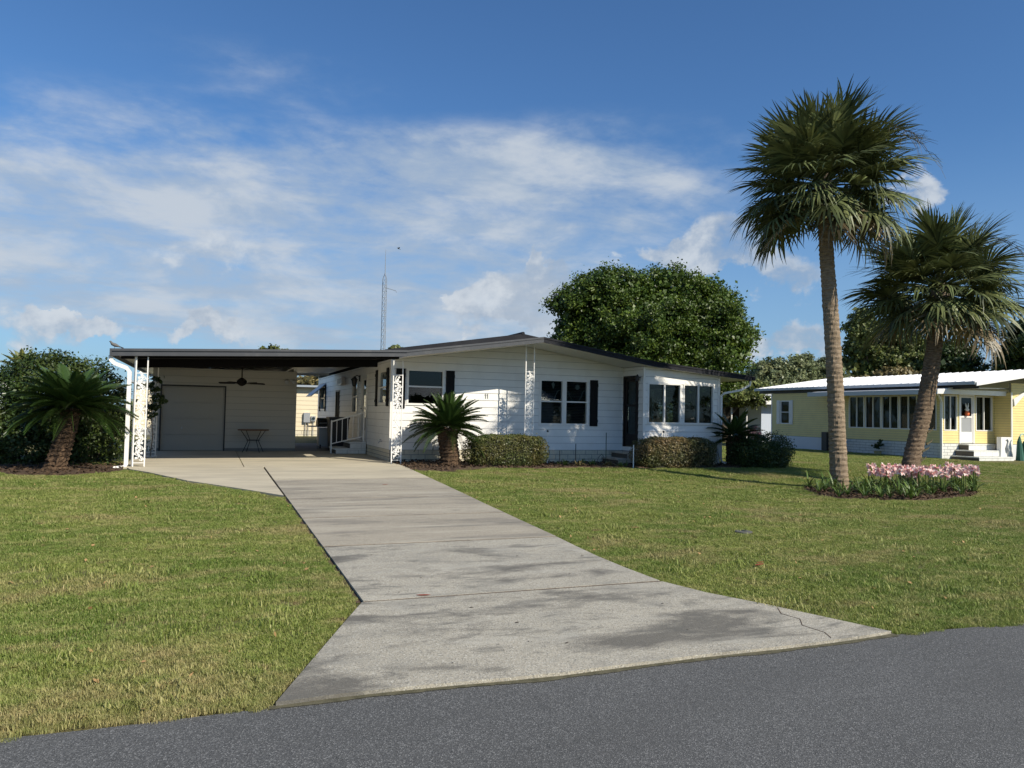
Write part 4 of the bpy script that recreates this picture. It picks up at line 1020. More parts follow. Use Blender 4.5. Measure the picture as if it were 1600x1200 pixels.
def pxat(px, py, x=None, y=None, z=None, D=None):
    d = f_+R_*((px-800)/1200)+U_*((600-py)/1200)
    t = D if D else ((y-CAM.y)/d.y if y is not None else ((x-CAM.x)/d.x if x is not None else (z-CAM.z)/d.z)); return CAM+d*t
p1 = [(9.25, -6.79, -.30), (9.18, -6.79, .6), (9.08, -6.8, 2.2), (8.93, -6.8, 4.0), (8.80, -6.8, 5.4), (8.75, -6.8, 6.5)]
sabal((9.25, -6.79, -.25), p1, [.215, .190, .178, .168, .155, .15], (8.74, -6.8, 7.12), 'tall straight cabbage palm with a big round crown, taller of the two palms', 100, 1.05, palm_bark, 3, 3, 4, 40)
p2 = [(11.42, -6.72, -.32), (11.62, -6.72, .5), (12.0, -6.71, 1.6), (12.28, -6.7, 2.7), (12.48, -6.7, 3.8), (12.55, -6.7, 4.35)]
p2t = sabal((11.45, -6.72, -.25), p2, [.235, .205, .198, .19, .178, .17], (12.6, -6.7, 4.95), 'shorter leaning cabbage palm with a darker trunk rising from the pink lilies', 92, 1.03, palm_bark2, 9, 4, 6, 36)
for (x, z, L) in ((11.98, 1.15, .10), (11.80, .68, .16), (11.95, .86, .10), (11.75, .45, .09)):
    part(MB().tube([(x-.06, -6.9, z-.03), (x+L*.6, -6.93, z+.04), (x+L, -6.94, z+.10)], [.03, .02, .004], 5), 'leaf_stub', dead_leaf, p2t)

# cycads
def frond_pinnate(seed, L=1.0, arch=.35):
    r_ = np.random.default_rng(seed); V, F, T = [], [], []
    def pos(s): return np.array([L*s*(1-.10*s*s*arch), 0, -arch*L*.75*s**2.2])
    n = 58
    def q4(a, b, c, d, t): k = len(V); V.extend([tuple(a), tuple(b), tuple(c), tuple(d)]); F.append((k, k+1, k+2, k+3)); T.append(t)
    for i in range(10):
        a, b = pos(i/10), pos((i+1)/10); w = np.array([0, .012*(1-i/12), 0]); q4(a-w, b-w, b+w, a+w, .8)
    tt = r_.uniform(0, 1)
    for i in range(n):
        s = .12+.88*i/(n-1); p = pos(s); l = .155*L*(math.sin(math.pi*min(1, .12+s*.93))**.55)+.02; 
        for sg in (-1, 1):
            dx = .42+.35*s+r_.normal(0, .05); d = np.array([dx, sg*1., .38+r_.normal(0, .05)]); d /= np.linalg.norm(d)
            w = np.array([.0105, 0, 0]); e = p+d*l; mid = p+d*l*.5+np.array([0, 0, .012])
            q4(p-w*.6, mid-w, mid+w, p+w*.6, .6*tt+.4*r_.uniform()); q4(mid-w, e-w*.15+[0, 0, -.012], e+w*.15+[0, 0, -.012], mid+w, .6*tt+.4*r_.uniform())
    return fast('frond', V, F, cycad_leaf, False, T)
pins = [frond_pinnate(i, 1., a) for i, a in enumerate((.1, .22, .34, .42, .55))]
def cycad(loc, label, apex, R, nf, trunk, trad, seed, elmin=-28, elmax=80):
    r_ = random.Random(seed); t = thing('sago_palm', label, 'cycad', loc)
    part(rough_trunk(trunk, trad, 22, int(max(10, (trunk[-1][2]-trunk[0][2])/.045)), .017, .05, seed, True), 'trunk', cycad_bark, t)
    ap = Vector(apex)
    for i in range(nf):
        q = (i+.5)/nf; az = i*2.39996+r_.uniform(-.2, .2); el = rad(elmax+(elmin-elmax)*q**.8+r_.uniform(-6, 6))
        d = Vector((math.cos(az)*math.cos(el), math.sin(az)*math.cos(el), math.sin(el)))
        o = link('frond', pins[min(4, int(q*4.2+r_.uniform(0, 1)))], t); sc = R*r_.uniform(.85, 1.08)*(.85+.15*q)
        o.matrix_local = Matrix.Translation(ap-t.location+d*.08+Vector((0, 0, -.12*q))) @ orient(d, r_.uniform(-.25, .25)) @ Matrix.Scale(sc, 4)
cycad((-7.45, -2.1, -.03), 'large dark sago palm with a leaning shaggy trunk beside the left hedge', (-7.40, -2.05, 1.36), 1.26, 95, [(-7.68, -2.1, -.08), (-7.56, -2.1, .4), (-7.45, -2.07, .9), (-7.40, -2.05, 1.30)], [.21, .18, .165, .16], 5, -6, 58)
cycad((1.35, -1.3, -.02), 'sago palm with upright fronds in front of the white wall beside the driveway', (1.25, -1.3, 1.02), 1.08, 96, [(1.35, -1.3, -.08), (1.32, -1.3, .25), (1.27, -1.3, .6), (1.25, -1.3, .98)], [.26, .23, .235, .27], 6, -8, 78)
cycad((10.2, -1.9, -.05), 'low dark sago palm spreading over the round shrub at the sunroom corner', (10.3, -1.45, .86), 1.0, 44, [(10.3, -1.45, -.1), (10.3, -1.45, .3), (10.3, -1.45, .82)], [.2, .2, .2], 8, -8, 62)

def shrub(name, label, cat, loc, cs, axs, n, size, m, stems=6, shell=.3, group=None, cl=.12, twigs=0):
    t = thing(name, label, cat, loc, group)
    foliage('foliage', leafcloud(cs, axs, n, size, n//16, shell, .35, cl), m, t)
    mb = MB(); c = np.mean(np.array(cs), 0); r_ = random.Random(n)
    for i in range(stems):
        k = r_.randrange(len(cs)); e = Vector(cs[k])+Vector((r_.uniform(-.6, .6)*axs[k][0], r_.uniform(-.6, .6)*axs[k][1], r_.uniform(-.2, .5)*axs[k][2]))
        b = Vector((e.x*.6+cs[k][0]*.4, e.y*.6+cs[k][1]*.4, loc[2])); mb.tube([b, b.lerp(e, .5)+Vector((r_.uniform(-.05, .05), 0, 0)), e], [.02, .014, .006], 5)
    part(mb, 'stems', bark, t)['kind'] = 'stuff'
    return t
def boxhedge(name, label, loc, x0, x1, y0, y1, z0, z1, n, size, m, seedn, lump=.05):
    """clipped hedge: leaves in a 16 cm thick skin over a rounded box, twiggy dark inside"""
    t = thing(name, label, 'hedge', loc)
    cx, cy, cz = (x0+x1)/2, (y0+y1)/2, (z0+z1)/2; hx, hy, hz = (x1-x0)/2, (y1-y0)/2, (z1-z0)/2
    d = rng.normal(size=(n, 3)); d /= np.linalg.norm(d, axis=1)[:, None]
    p = 3.6; k = (np.abs(d)**p).sum(1)**(-1/p)
    # even cover: sample cube-ish
    q = rng.uniform(-1, 1, (n, 3)); ax = rng.choice(3, n, p=np.array([hy*hz, hx*hz, hx*hy])/(hy*hz+hx*hz+hx*hy)); q[np.arange(n), ax] = np.sign(q[np.arange(n), ax])
    d = q/np.linalg.norm(q, axis=1)[:, None]; k = (np.abs(d)**p).sum(1)**(-1/p)
    rad_ = 1-np.abs(rng.normal(0, .10, n)); inner = rng.uniform(size=n) < .18; rad_[inner] *= rng.uniform(.6, .95, inner.sum())
    pos = d*k[:, None]*rad_[:, None]*[hx, hy, hz]
    nx = np.sin(pos[:, 0]*4.1+seedn)*np.sin(pos[:, 1]*5.3+1)*np.sin(pos[:, 2]*6+.5)+.6*np.sin(pos[:, 0]*9+2*seedn)*np.sin(pos[:, 2]*11)
    pos = pos*(1+lump*nx[:, None])+[cx, cy, cz]
    sprig = rng.uniform(size=n) < .02; pos[sprig, 2] += rng.uniform(.02, .09, sprig.sum())
    nrm = d*1.0+rng.normal(0, .7, (n, 3))+[0, 0, .3]; nrm /= np.linalg.norm(nrm, axis=1)[:, None]
    V, F, T = leafquads(pos, nrm, size)
    clump = np.abs(np.sin(pos[:, 0]*13)*np.sin(pos[:, 1]*11+1)*np.sin(pos[:, 2]*12+2)); T = .6*T+.4*np.clip(clump*1.6, 0, 1)
    foliage('foliage', (V, F, T), m, t)
    core = MB(); nn = 16
    rings = []
    for zz, s in ((-.95, .72), (-.4, .80), (.4, .80), (.8, .66)):
        rings.append([(cx+hx*s*np.sign(math.cos(a))*abs(math.cos(a))**.5, cy+hy*s*np.sign(math.sin(a))*abs(math.sin(a))**.5, cz+hz*zz) for a in np.linspace(0, 2*math.pi, nn, False)])
    for r0, r1 in zip(rings, rings[1:]): core.add(r0+r1, [(i, (i+1) % nn, nn+(i+1) % nn, nn+i) for i in range(nn)])
    core.add(rings[-1], [tuple(range(nn))])
    part(core, 'twigs', mat('inner_twigs', (.022, .022, .012), .95, (.045, .04, .025), 30, .4, .6, 1., 60), t)
    return t
boxhedge('clipped_hedge', 'clipped green box hedge, the left one of the two front hedges', (2.75, -1.55, -.04), 1.62, 4.02, -2.02, -1.05, -.06, .82, 26000, .042, hedge_leaf, 1)
boxhedge('clipped_hedge', 'clipped russet tinged hedge under the sunroom windows', (7.9, -1.85, -.06), 6.55, 9.35, -2.3, -1.35, -.1, .80, 26000, .045, hedge2_leaf, 2, .07)
shrub('round_shrub', 'dark rounded shrub at the sunroom corner right of the russet hedge', 'shrub', (10.95, -2.0, -.1), [(10.75, -2.0, .32), (11.35, -1.9, .40), (10.35, -1.9, .3), (11.0, -2.2, .22)], [(.68, .6, .52), (.66, .6, .56), (.5, .45, .45), (.6, .5, .4)], 22000, .05, shrub_leaf, 8, .3)
sh2 = shrub('purple_shrub', 'small purple leaved shrub behind the sago palm at the sunroom corner', 'shrub', (12.6, .6, -.07), [(12.6, .6, .65), (12.8, .7, .85)], [(.35, .3, .4), (.25, .25, .25)], 1800, .06, leafm('purple_leaf', (.06, .03, .045), (.08, .04, .06)), 4)
# big sheared shrub on the left
big = shrub('tall_hedge', 'tall rounded dark green hedge mass behind the large sago palm, left edge of the carport', 'hedge', (-8.3, .6, 0),
      [(-8.4, .7, 1.5), (-7.35, .5, 1.38), (-9.5, .6, 1.2), (-8.6, .5, .7), (-7.3, .5, .7), (-9.9, .4, .6), (-10.8, .6, .8), (-8.0, .3, 1.6), (-7.4, .0, .3), (-8.6, -.2, .3)],
      [(1.1, 1., 1.18), (.85, .9, 1.15), (1.0, .9, 1.0), (1.2, 1., .8), (.85, .8, .8), (1., .9, .7), (1.1, .9, .8), (1.0, .9, .98), (.7, .5, .4), (.8, .5, .4)], 62000, .075, shrub_leaf, 26, .26, cl=.10)
# loose low plants in the front bed
BP = [(4.55, -1.5), (5.0, -1.65), (5.45, -1.4), (5.85, -1.6), (6.2, -1.9), (5.2, -1.2)]
def strap(nl, L, wd, seed, arch=1.):
    r_ = np.random.default_rng(seed); V, F, T = [], [], []
    for i in range(nl):
        a = r_.uniform(0, 2*math.pi); c, s = math.cos(a), math.sin(a); ll = L*r_.uniform(.65, 1.1); lean = r_.uniform(.35, 1.1)*arch; tt = r_.uniform(); pv = None
        for q, w in ((0, .6), (.3, 1), (.6, 1), (.85, .7), (1, .08)):
            x = ll*q*math.sin(lean*(.4+.6*q)); z = ll*q*math.cos(lean*(.35+.95*q)); x, z = x, max(z, .01)
            cur = ((c*x-s*wd*w, s*x+c*wd*w, z), (c*x+s*wd*w, s*x-c*wd*w, z))
            if pv: k = len(V); V += [pv[0], cur[0], cur[1], pv[1]]; F.append((k, k+1, k+2, k+3)); T.append(tt)
            pv = cur
    return fast('leaves', V, F, lily_leaf, False, T)
straps = [strap(14, .42, .014, i) for i in range(4)]; smalls = [strap(16, .26, .010, 20+i, 1.1) for i in range(3)]
tanstrap = smalls[2].copy(); tanstrap.materials.clear(); tanstrap.materials.append(tan_leaf)
labs = ['low green strap leaved plant just right of the green hedge', 'low straw coloured clump under the double window', 'low green clump left of the front steps', 'straw coloured clump in front of the brick steps', 'green clump beside the white handrail stake', 'tiny green clump close to the block skirt']
for i, (x, y) in enumerate(BP):
    t = thing('bed_plant', labs[i], 'plant', (x, y, float(zf(x, y))+.02), 'low plants in the bed before the house')
    for k in range(3):
        o = link('leaves', (tanstrap if i in (1, 3) else smalls[k % 2]), t, (random.uniform(-.14, .14), random.uniform(-.1, .1), 0)); o.rotation_euler.z = random.uniform(0, 6); o.scale = (1, 1, 1)
# lilies
def lily_flower():
    V, F = [], []
    for k in range(6):
        a = k*math.pi/3; c, s = math.cos(a), math.sin(a); wd = .020 if k % 2 else .026; pv = None
        for q, (x, r, w) in enumerate(((.0, .008, .4), (.05, .022, 1), (.09, .055, 1.), (.10, .085, .15))):
            p = np.array([x, c*r, s*r]); t = np.array([0, -s, c])*wd*w; cur = (tuple(p-t), tuple(p+t))
            if pv: n = len(V); V += [pv[0], cur[0], cur[1], pv[1]]; F.append((n, n+1, n+2, n+3))
            pv = cur
    return fast('flower', V, F, petal)
FLW = lily_flower(); STK = MB().tube([(0, 0, 0), (.01, 0, .25), (0, 0, .5)], [.011, .009, .008], 6).mesh('stalk', lily_leaf)
def lily(x, y, bloom, label, group):
    t = thing('lily', label, 'flower', (x, y, float(zf(x, y))+.02), group); o = link('leaves', random.choice(straps), t); o.rotation_euler.z = random.uniform(0, 6); s = random.uniform(.75, 1.3); o.scale = (s, s, s)
    if bloom:
        for k in range(random.choice((1, 2, 2))):
            hs = random.uniform(.78, 1.15); tx, ty = random.uniform(-.1, .1), random.uniform(-.08, .08)
            st_ = link('stalk', STK, t, (tx, ty, 0)); st_.scale = (1, 1, hs)
            for j in range(random.choice((2, 3, 4))):
                fo = link('flower', FLW, st_); a = j*1.57+random.uniform(-.4, .4); fo.rotation_euler = (0, random.uniform(-.25, .35), a); fo.location = (0, 0, .5); fo.scale = (.95, .95, .95/hs)
pos = []
def far_enough(x, y, d=.16): return all((x-a)**2+(y-b)**2 > d*d for a, b in pos)
cnt = 0
while cnt < 27:
    x = random.uniform(10.1, 12.7); y = random.uniform(-8.75, -6.9)
    if inpoly(np.array([x]), np.array([y]), BED)[0] and far_enough(x, y) and (x-11.45)**2+(y+6.72)**2 > .2:
        pos.append((x, y)); lily(x, y, True, 'pink and white trumpet lily in the crowded clump around the leaning palm', 'pink lilies crowded by the leaning palm'); cnt += 1
cnt = 0
while cnt < 9:
    x = random.uniform(9.2, 10.05); y = random.uniform(-8.5, -6.7)
    if far_enough(x, y, .22) and (x-9.25)**2+(y+6.79)**2 > .16:
        pos.append((x, y)); lily(x, y, cnt < 6, 'pale pink trumpet lily in the loose clump between the two palms', 'pale lilies between the palms'); cnt += 1
cnt = 0
while cnt < 24:
    x = random.uniform(7.4, 9.4); y = random.uniform(-9.2, -6.6)
    if inpoly(np.array([x]), np.array([y]), BED)[0] and far_enough(x, y, .22) and (x-9.25)**2+(y+6.79)**2 > .16:
        pos.append((x, y)); lily(x, y, False, 'strap leaved lily without flowers at the left end of the palm bed', 'flowerless lilies left of the tall palm'); cnt += 1

# garden stakes and small bed things
def stake(x, y, h, m, lab, cap=None, r=.012):
    z = float(zf(x, y)); t = thing('garden_stake', lab, 'stake', (x, y, z)); part(MB().tube([(x, y, z-.02), (x, y, z+h)], r, 6), 'pole', m, t)
    if cap: part(MB().lathe((x, y, z+h), [(.03, 0), (.035, .03), (.01, .06)], 8), 'cap', black, t)
stake(4.28, -1.0, .93, white, 'white stake with a dark cap in front of the double window', True); stake(6.42, -2.1, .66, white, 'white stake at the left end of the russet hedge', None, .016)
stake(4.62, -1.1, .42, bark, 'thin brown stake against the block skirt right of the green hedge'); stake(5.12, -1.1, .62, black, 'thin dark stake under the double window'); stake(6.15, -1.0, .95, mat('green_stake', (.03, .06, .03), .5), 'thin green stake left of the brick steps')
stake(7.9, -1.30, .98, white, 'white stake with a dark cap behind the russet hedge', True)
hoop = thing('wire_hoop', 'small bent wire hoop beside the brick steps', 'hoop', (5.85, -1.3, 0)); part(MB().tube([(5.7, -1.3, -.05), (5.74, -1.3, .18), (5.85, -1.3, .28), (5.92, -1.3, .18)], .008, 5), 'wire', black, hoop)
# lawn lid and fallen leaves
z = float(zf(2.22, -12.22))
lid = thing('utility_lid', 'grey utility box lid set flush in the lawn', 'lid', (2.22, -12.22, z)); part(MB().lathe((2.22, -12.22, z), [(.12, 0), (.12, .035), (.10, .04)], 16), 'cover', mat('lid_grey', (.12, .12, .11), .9, spec=.1), lid); part(MB().box(2.2, 2.24, -12.26, -12.18, z+.04, z+.045), 'handle', black, lid)
def fallen(x, y, m, lab, s=.09, lift=.034):
    z = float(zf(x, y))+lift; a = random.uniform(-.4, .4); c, q = math.cos(a), math.sin(a); s *= .66
    P = [(-1, 0, .0), (-.4, .26, .0), (.3, .24, .02), (1, 0, .04), (.3, -.24, .02), (-.4, -.26, .0)]
    P = [(x+(c*u-q*v)*s, y+(q*u+c*v)*s, z+w*s) for u, v, w in P]
    solo(MB().loop2(P, [(a_, b_, c_+.003) for a_, b_, c_ in P]), 'fallen_leaf', m, lab, 'leaf', (x, y, z), 'fallen leaves')
fallen(-2.85, -14.43, leaf_red, 'red brown leaf lying across the lowest driveway joint'); fallen(.88, -14.19, leaf_red, 'orange red leaf lying in the lawn near the road', .12, .05); fallen(.96, -14.10, leaf_red, 'second orange leaf touching the other in the lawn near the road', .08, .05)
fallen(-1.37, -5.9, leaf_red, 'small red leaf on the upper driveway'); fallen(.82, -11.72, leaf_tan, 'tan leaf lying in the lawn right of the drive', .1, .05); fallen(.1, -8.6, leaf_tan, 'brown leaf at the right edge of the drive', .08, .04)
for i in range(9):
    x, y = random.uniform(-3.2, -.7), random.uniform(-16.1, -12.5); fallen(x, y, mat('dark_litter', (.04, .03, .02), .9), 'tiny dark scrap of leaf litter on the lower driveway slab', random.uniform(.015, .03))

# ------------------------------------------------------------------ trees beyond
def tree(name, label, base, lobes, n, size, m, trunk=.25, cl=.10, limbs=7, group=None, shell=.35, cat='tree', div=70):
    t = thing(name, label, cat, base, group); cs = [l[:3] for l in lobes]; ax = [l[3:] for l in lobes]
    items = [leafcloud(cs, ax, n, size, n//div, shell, .4, cl)]
    q = leafcloud(cs, [(a*.72, b*.72, c*.72) for a, b, c in ax], n//5, size*2.0, n//60, .5, .2, .2); items.append(q)
    foliage('crown', mergev(items), m, t)
    c = Vector(np.mean(np.array(cs), 0)); b = Vector(base); mb = MB(); fork = b.lerp(c, .45)
    mb.tube([b, b.lerp(fork, .5)+Vector((.06, 0, 0)), fork], [trunk*1.25, trunk, trunk*.85], 10)
    part(mb, 'trunk', bark, t, True)
    r_ = random.Random(n); mb = MB()
    for i in range(min(limbs, len(cs)*3)):
        e = Vector(cs[i % len(cs)])+Vector([r_.uniform(-.4, .4)*v for v in ax[i % len(cs)]])
        mb.tube([fork, fork.lerp(e, .5)+Vector((r_.uniform(-.2, .2), r_.uniform(-.2, .2), .1)), e], [trunk*.55, trunk*.3, trunk*.08], 6)
    part(mb, 'limbs', bark, t, True)
    return t
P = lambda px, py, D: tuple(pxat(px, py, D=D))
def lob(D, *ls):      # (px,py, radius px x, radius px z, dy)
    o = []
    for px, py, rx, rz in ls:
        c = P(px, py, D+random.uniform(-.06, .03)*D*.5); k = D/1200; o.append((*c, rx*k, rx*k*.95, rz*k))
    return o
tree('live_oak', 'large dark green live oak with a broad domed crown rising behind the white house', (14.6, 10.3, -.1),
     lob(36, (1000, 510, 110, 75), (925, 480, 60, 50), (905, 530, 48, 48), (1090, 500, 70, 62), (1120, 550, 60, 50), (1050, 455, 62, 38), (960, 450, 55, 34), (1000, 580, 120, 50), (1110, 465, 40, 34), (880, 560, 26, 26), (945, 560, 60, 50), (1150, 520, 30, 30), (1070, 590, 80, 40), (885, 475, 28, 20)), 150000, .125, oak_leaf, .45, .125, 14, shell=.42, div=150)
trees = [('grey_green_tree', 'pale grey green tree beyond the yellow house, just right of the oak', 62, [(1205, 590, 40, 30), (1180, 605, 34, 26), (1235, 582, 36, 26), (1215, 610, 50, 26)], 14000, .26, grey_leaf),
         ('grey_green_tree', 'pale grey green tree showing above the white metal roof left of the tall palm trunk', 64, [(1262, 582, 38, 28), (1290, 590, 34, 28), (1250, 605, 40, 24), (1300, 600, 30, 26)], 14000, .26, grey_leaf),
         ('olive_tree', 'olive green bushy tree filling the gap behind the sunroom corner', 55, [(1130, 618, 40, 18), (1165, 612, 36, 24), (1100, 622, 30, 14)], 9000, .24, olive_leaf),
         ('laurel_tree', 'tall green tree between the two palm trunks', 66, [(1350, 520, 30, 34), (1375, 545, 50, 46), (1400, 570, 60, 40), (1340, 565, 26, 40), (1420, 560, 40, 40), (1345, 500, 18, 16)], 24000, .26, olive_leaf),
         ('dark_tree', 'dark evergreen tree right of the leaning palm trunk', 64, [(1470, 570, 44, 30), (1495, 555, 30, 26), (1505, 575, 34, 22), (1440, 570, 26, 26)], 16000, .24, dark_leaf),
         ('dark_tree', 'dark evergreen tree at the right edge beyond the yellow house', 60, [(1590, 560, 32, 34), (1610, 530, 40, 36), (1572, 575, 22, 18), (1640, 560, 50, 50)], 16000, .24, dark_leaf),
         ('brown_tree', 'rusty brown half bare tree behind the white roof between the palms', 60, [(1400, 590, 32, 16), (1350, 598, 26, 12), (1450, 592, 22, 14)], 6000, .22, tan_leaf),
         ('shade_tree', 'green tree top just showing over the middle of the carport roof', 55, [(428, 556, 26, 14), (440, 562, 30, 14)], 4500, .2, olive_leaf),
         ('shade_tree', 'green tree top beside the foot of the radio mast', 55, [(622, 555, 22, 13), (600, 560, 20, 12)], 4500, .2, olive_leaf),
         ('orange_tree', 'green tree with yellowish leaves seen through the carport passage', 50, [(482, 602, 26, 14), (500, 596, 24, 16), (520, 604, 20, 12)], 5000, .2, tan_leaf)]
for nm, lab, D, ls, n, sz, m in trees:
    L = lob(D, *ls); c = np.mean(np.array([l[:2] for l in L]), 0); tree(nm, lab, (c[0], c[1], -.3), L, n, sz, m, .22, .11, 8)
# distant tree line right round the horizon, one far mass
Ln = []
V_, F_, T_ = [], [], []
for i in range(150):
    a = i*2*math.pi/150; Rr = 150+20*math.sin(i*1.7); Ln.append((Rr*math.cos(a), Rr*math.sin(a), 2.2+1.2*math.sin(i*2.3), 5, 5, 3.2+1.4*math.sin(i*3.1)))
V, F, T = leafcloud([l[:3] for l in Ln], [l[3:] for l in Ln], 50000, .9, 3000, .4, .4, .12)
o = link('far_trees', fast('far_trees', V, F, grey_leaf, False, T)); o['kind'] = 'stuff'; o['label'] = 'far line of trees along the horizon'
# sunlit palm far left: fronds as parts
yp = thing('distant_palm', 'yellow green sunlit palm top at the far left edge behind the hedge', 'palm tree', (-15.3, 33.0, 0)); 
part(MB().tube([(-15.3, 33.0, -.2), (-15.3, 33.0, 3.4)], [.25, .2], 10), 'trunk', bark, yp)
ymeshes = []
for i in (1, 3):
    me = pins[i].copy(); me.materials.clear(); me.materials.append(ylw_leaf); ymeshes.append(me)
for i in range(46):
    q = (i+.5)/46; az = i*2.4; el = rad(80-110*q); d = Vector((math.cos(az)*math.cos(el), math.sin(az)*math.cos(el), math.sin(el)))
    o = link('frond', ymeshes[i % 2], yp); o.matrix_local = Matrix.Translation((0, 0, 3.35)) @ orient(d) @ Matrix.Scale(1.5, 4)

# radio mast
mt = thing('radio_mast', 'slim triangular lattice radio mast with a whip antenna behind the carport', 'antenna mast', (7.8, 38.8, 0))
b = P(596, 545, 60); top = 11.75; legs = []
for i in range(3):
    a = i*2*math.pi/3+.5; legs.append((7.8+.19*math.cos(a), 38.8+.19*math.sin(a))); part(MB().tube([(*legs[-1], 0), (*legs[-1], top), (7.8, 38.8, top+.5)], .028, 5), 'leg', metal, mt)
mb = MB(); z = .3
while z < top:
    for i in range(3):
        p, q = legs[i], legs[(i+1) % 3]; mb.tube([(*p, z), (*q, z)], .016, 4, False); mb.tube([(*p, z), (*q, z+.5)], .012, 4, False)
    z += .5
part(mb, 'bracing', metal, mt); part(MB().tube([(7.8, 38.8, top+.4), (7.8, 38.8, 12.9), (7.8, 38.8, 14.1)], [.035, .03, .016], 5), 'whip_antenna', metal, mt)
part(MB().tube([(7.8, 38.8, 11.1), (8.6, 38.4, 10.85), (8.65, 38.4, 10.7)], .025, 5), 'side_arm', metal, mt)
# bare pole by the neighbour
bp = P(1329, 590, 58); bb = P(1329, 630, 58)
solo(MB().tube([(bp[0], bp[1], -.3), (bp[0], bp[1], bp[2]+.1)], [.15, .12], 8), 'wooden_pole', mat('pale_wood', (.5, .47, .42), .8), 'short pale wooden pole behind the yellow house roof', 'pole', (bp[0], bp[1], 0))

# ------------------------------------------------------------------ neighbour: yellow house
NH = thing('yellow_house', 'pale yellow sided house with a white metal roof and glazed porch, right of the palms', 'house', (30, 10, -.4))
FW = Frame((27, 0, 0), (0, 1), (-1, 0)); nz = -.42
nw = (15.15, 15.95, 1.10, 2.48); pw = [(5.35+i*1.07, 6.38+i*1.07, 1.0, 2.66) for i in range(5)]
wall(NH, FW, 11.9, 16.7, nz, .42, 2.9, .12, [nw], yellow); wall(NH, FW, 5.12, 11.9, nz, .42, 2.72, .12, pw, yellow, seam=None)
window(NH, FW, *nw, rails=(1.8,)); 
for a0, a1 in ((14.88, 15.12), (15.98, 16.24)): shutter(NH, FW, a0, a1, 1.08, 2.5, trim, .02)
for q in pw: window(NH, FW, *q, cols=2, fw_=.05, curt=[(q[0]+.06, q[1]-.06, 1.05, 2.6)])
mb = part(FW.box(MB(), 12.35, 16.7, nz, .40, .0, .02), 'skirt', mat('skirt_white', (.68, .69, .70), .6), NH)
for i in range(20): part(FW.box(MB(), 12.36+i*.217, 12.56+i*.217, nz+.01, .36, .02, .028), 'board', MATS['skirt_white'], mb)
part(FW.box(MB(), 11.95, 12.33, nz, .72, .02, .3), 'dark_opening', black, NH)  # black box painted in for the dark opening beside the skirt boards
part(FW.box(MB(), 16.66, 16.74, nz, 2.9, .0, .03), 'corner_trim', trim, NH)
blocks(NH, FW, 5.14, 11.9, nz, .40, 6, .40, blockw, mortar)
part(FW.box(MB(), 5.10, 5.17, nz, 2.72, .003, .035), 'corner_trim', trim, NH)
FN = Frame((0, 5.12, 0), (1, 0), (0, -1)); sw = [(27.15, 28.0, 1.0, 2.66), (29.22, 30.35, 1.0, 2.66)]; nd = (28.12, 29.12, .42, 2.72)
wall(NH, FN, 27.0, 30.5, nz, .42, 2.8, .12, sw+[nd], yellow)
for q in sw: window(NH, FN, *q, cols=2, fw_=.05, curt=[(q[0]+.05, q[0]+.5, 1.05, 2.6)])
blocks(NH, FN, 27.0, 30.5, nz, .40, 6, .40, blockw, mortar)
mb = MB()
for q in ((28.12, 28.2, .42, 2.72), (29.04, 29.12, .42, 2.72), (28.2, 29.04, 2.64, 2.72)): FN.box(mb, *q, -.05, .04)
ndr = part(mb, 'porch_door', trim, NH, label='white screen door with a rabbit ornament')
mb = MB()
for q in ((28.21, 28.28, .44, 2.63), (28.96, 29.03, .44, 2.63), (28.28, 28.96, .44, .95), (28.28, 28.96, 1.62, 1.70), (28.28, 28.96, 2.56, 2.63)): FN.box(mb, *q, -.03, .01)
part(mb, 'door_leaf', trim, ndr); part(FN.box(MB(), 28.28, 28.96, .95, 1.62, -.02, -.012), 'lower_panel', mat('screen_grey', (.30, .31, .32), .6), ndr); part(FN.box(MB(), 28.28, 28.96, 1.70, 2.56, -.02, -.014), 'pane', glass, ndr)
rb = thing('rabbit_ornament', 'white eared rabbit ornament with an orange body hanging on the porch door', 'ornament', (28.6, 5.06, 1.75))
part(MB().tube([(28.6, 5.06, 1.72), (28.6, 5.06, 1.80), (28.6, 5.06, 1.93)], [.08, .11, .08], 10), 'body', mat('orange_cloth', (.75, .16, .05), .7), rb); part(MB().tube([(28.6, 5.06, 1.93), (28.6, 5.06, 2.0), (28.6, 5.06, 2.08)], [.06, .10, .05], 10), 'head', white, rb)
for s in (-1, 1): part(MB().tube([(28.6+s*.03, 5.06, 2.06), (28.6+s*.07, 5.06, 2.18), (28.6+s*.09, 5.06, 2.31)], [.03, .035, .01], 6), 'ear', white, rb)
FW2 = Frame((30.5, 0, 0), (0, 1), (-1, 0)); wall(NH, FW2, 4.28, 5.10, nz, .42, 2.85, .12, [], yellow)
FN2 = Frame((0, 4.27, 0), (1, 0), (0, -1)); wall(NH, FN2, 30.5, 40, nz, .42, 3.3, .12, [], yellow)
sk = part(FN2.box(MB(), 30.52, 40, nz, .40, .003, .02), 'skirt', MATS['skirt_white'], NH)
for i in range(12): part(FN2.box(MB(), 30.54+i*.25, 30.77+i*.25, nz+.01, .36, .02, .028), 'board', MATS['skirt_white'], sk)
part(FN2.box(MB(), 30.46, 30.54, nz, 2.85, .0, .035), 'corner_trim', trim, NH)
part(FN2.prism(MB(), [(30.56, 2.55), (31.4, 2.95), (31.4, 2.85), (30.62, 2.2)], .03, .09), 'bracket', trim, NH)
part(MB().box(27.3, 40, 5.5, 16.5, .3, .35), 'floor', room_dark, NH); part(MB().box(33, 33.1, 5.3, 16.5, .35, 3), 'inner_wall', room_dark, NH); part(MB().box(27.1, 40, 16.6, 16.7, nz, 3.2), 'wall', yellow, NH)
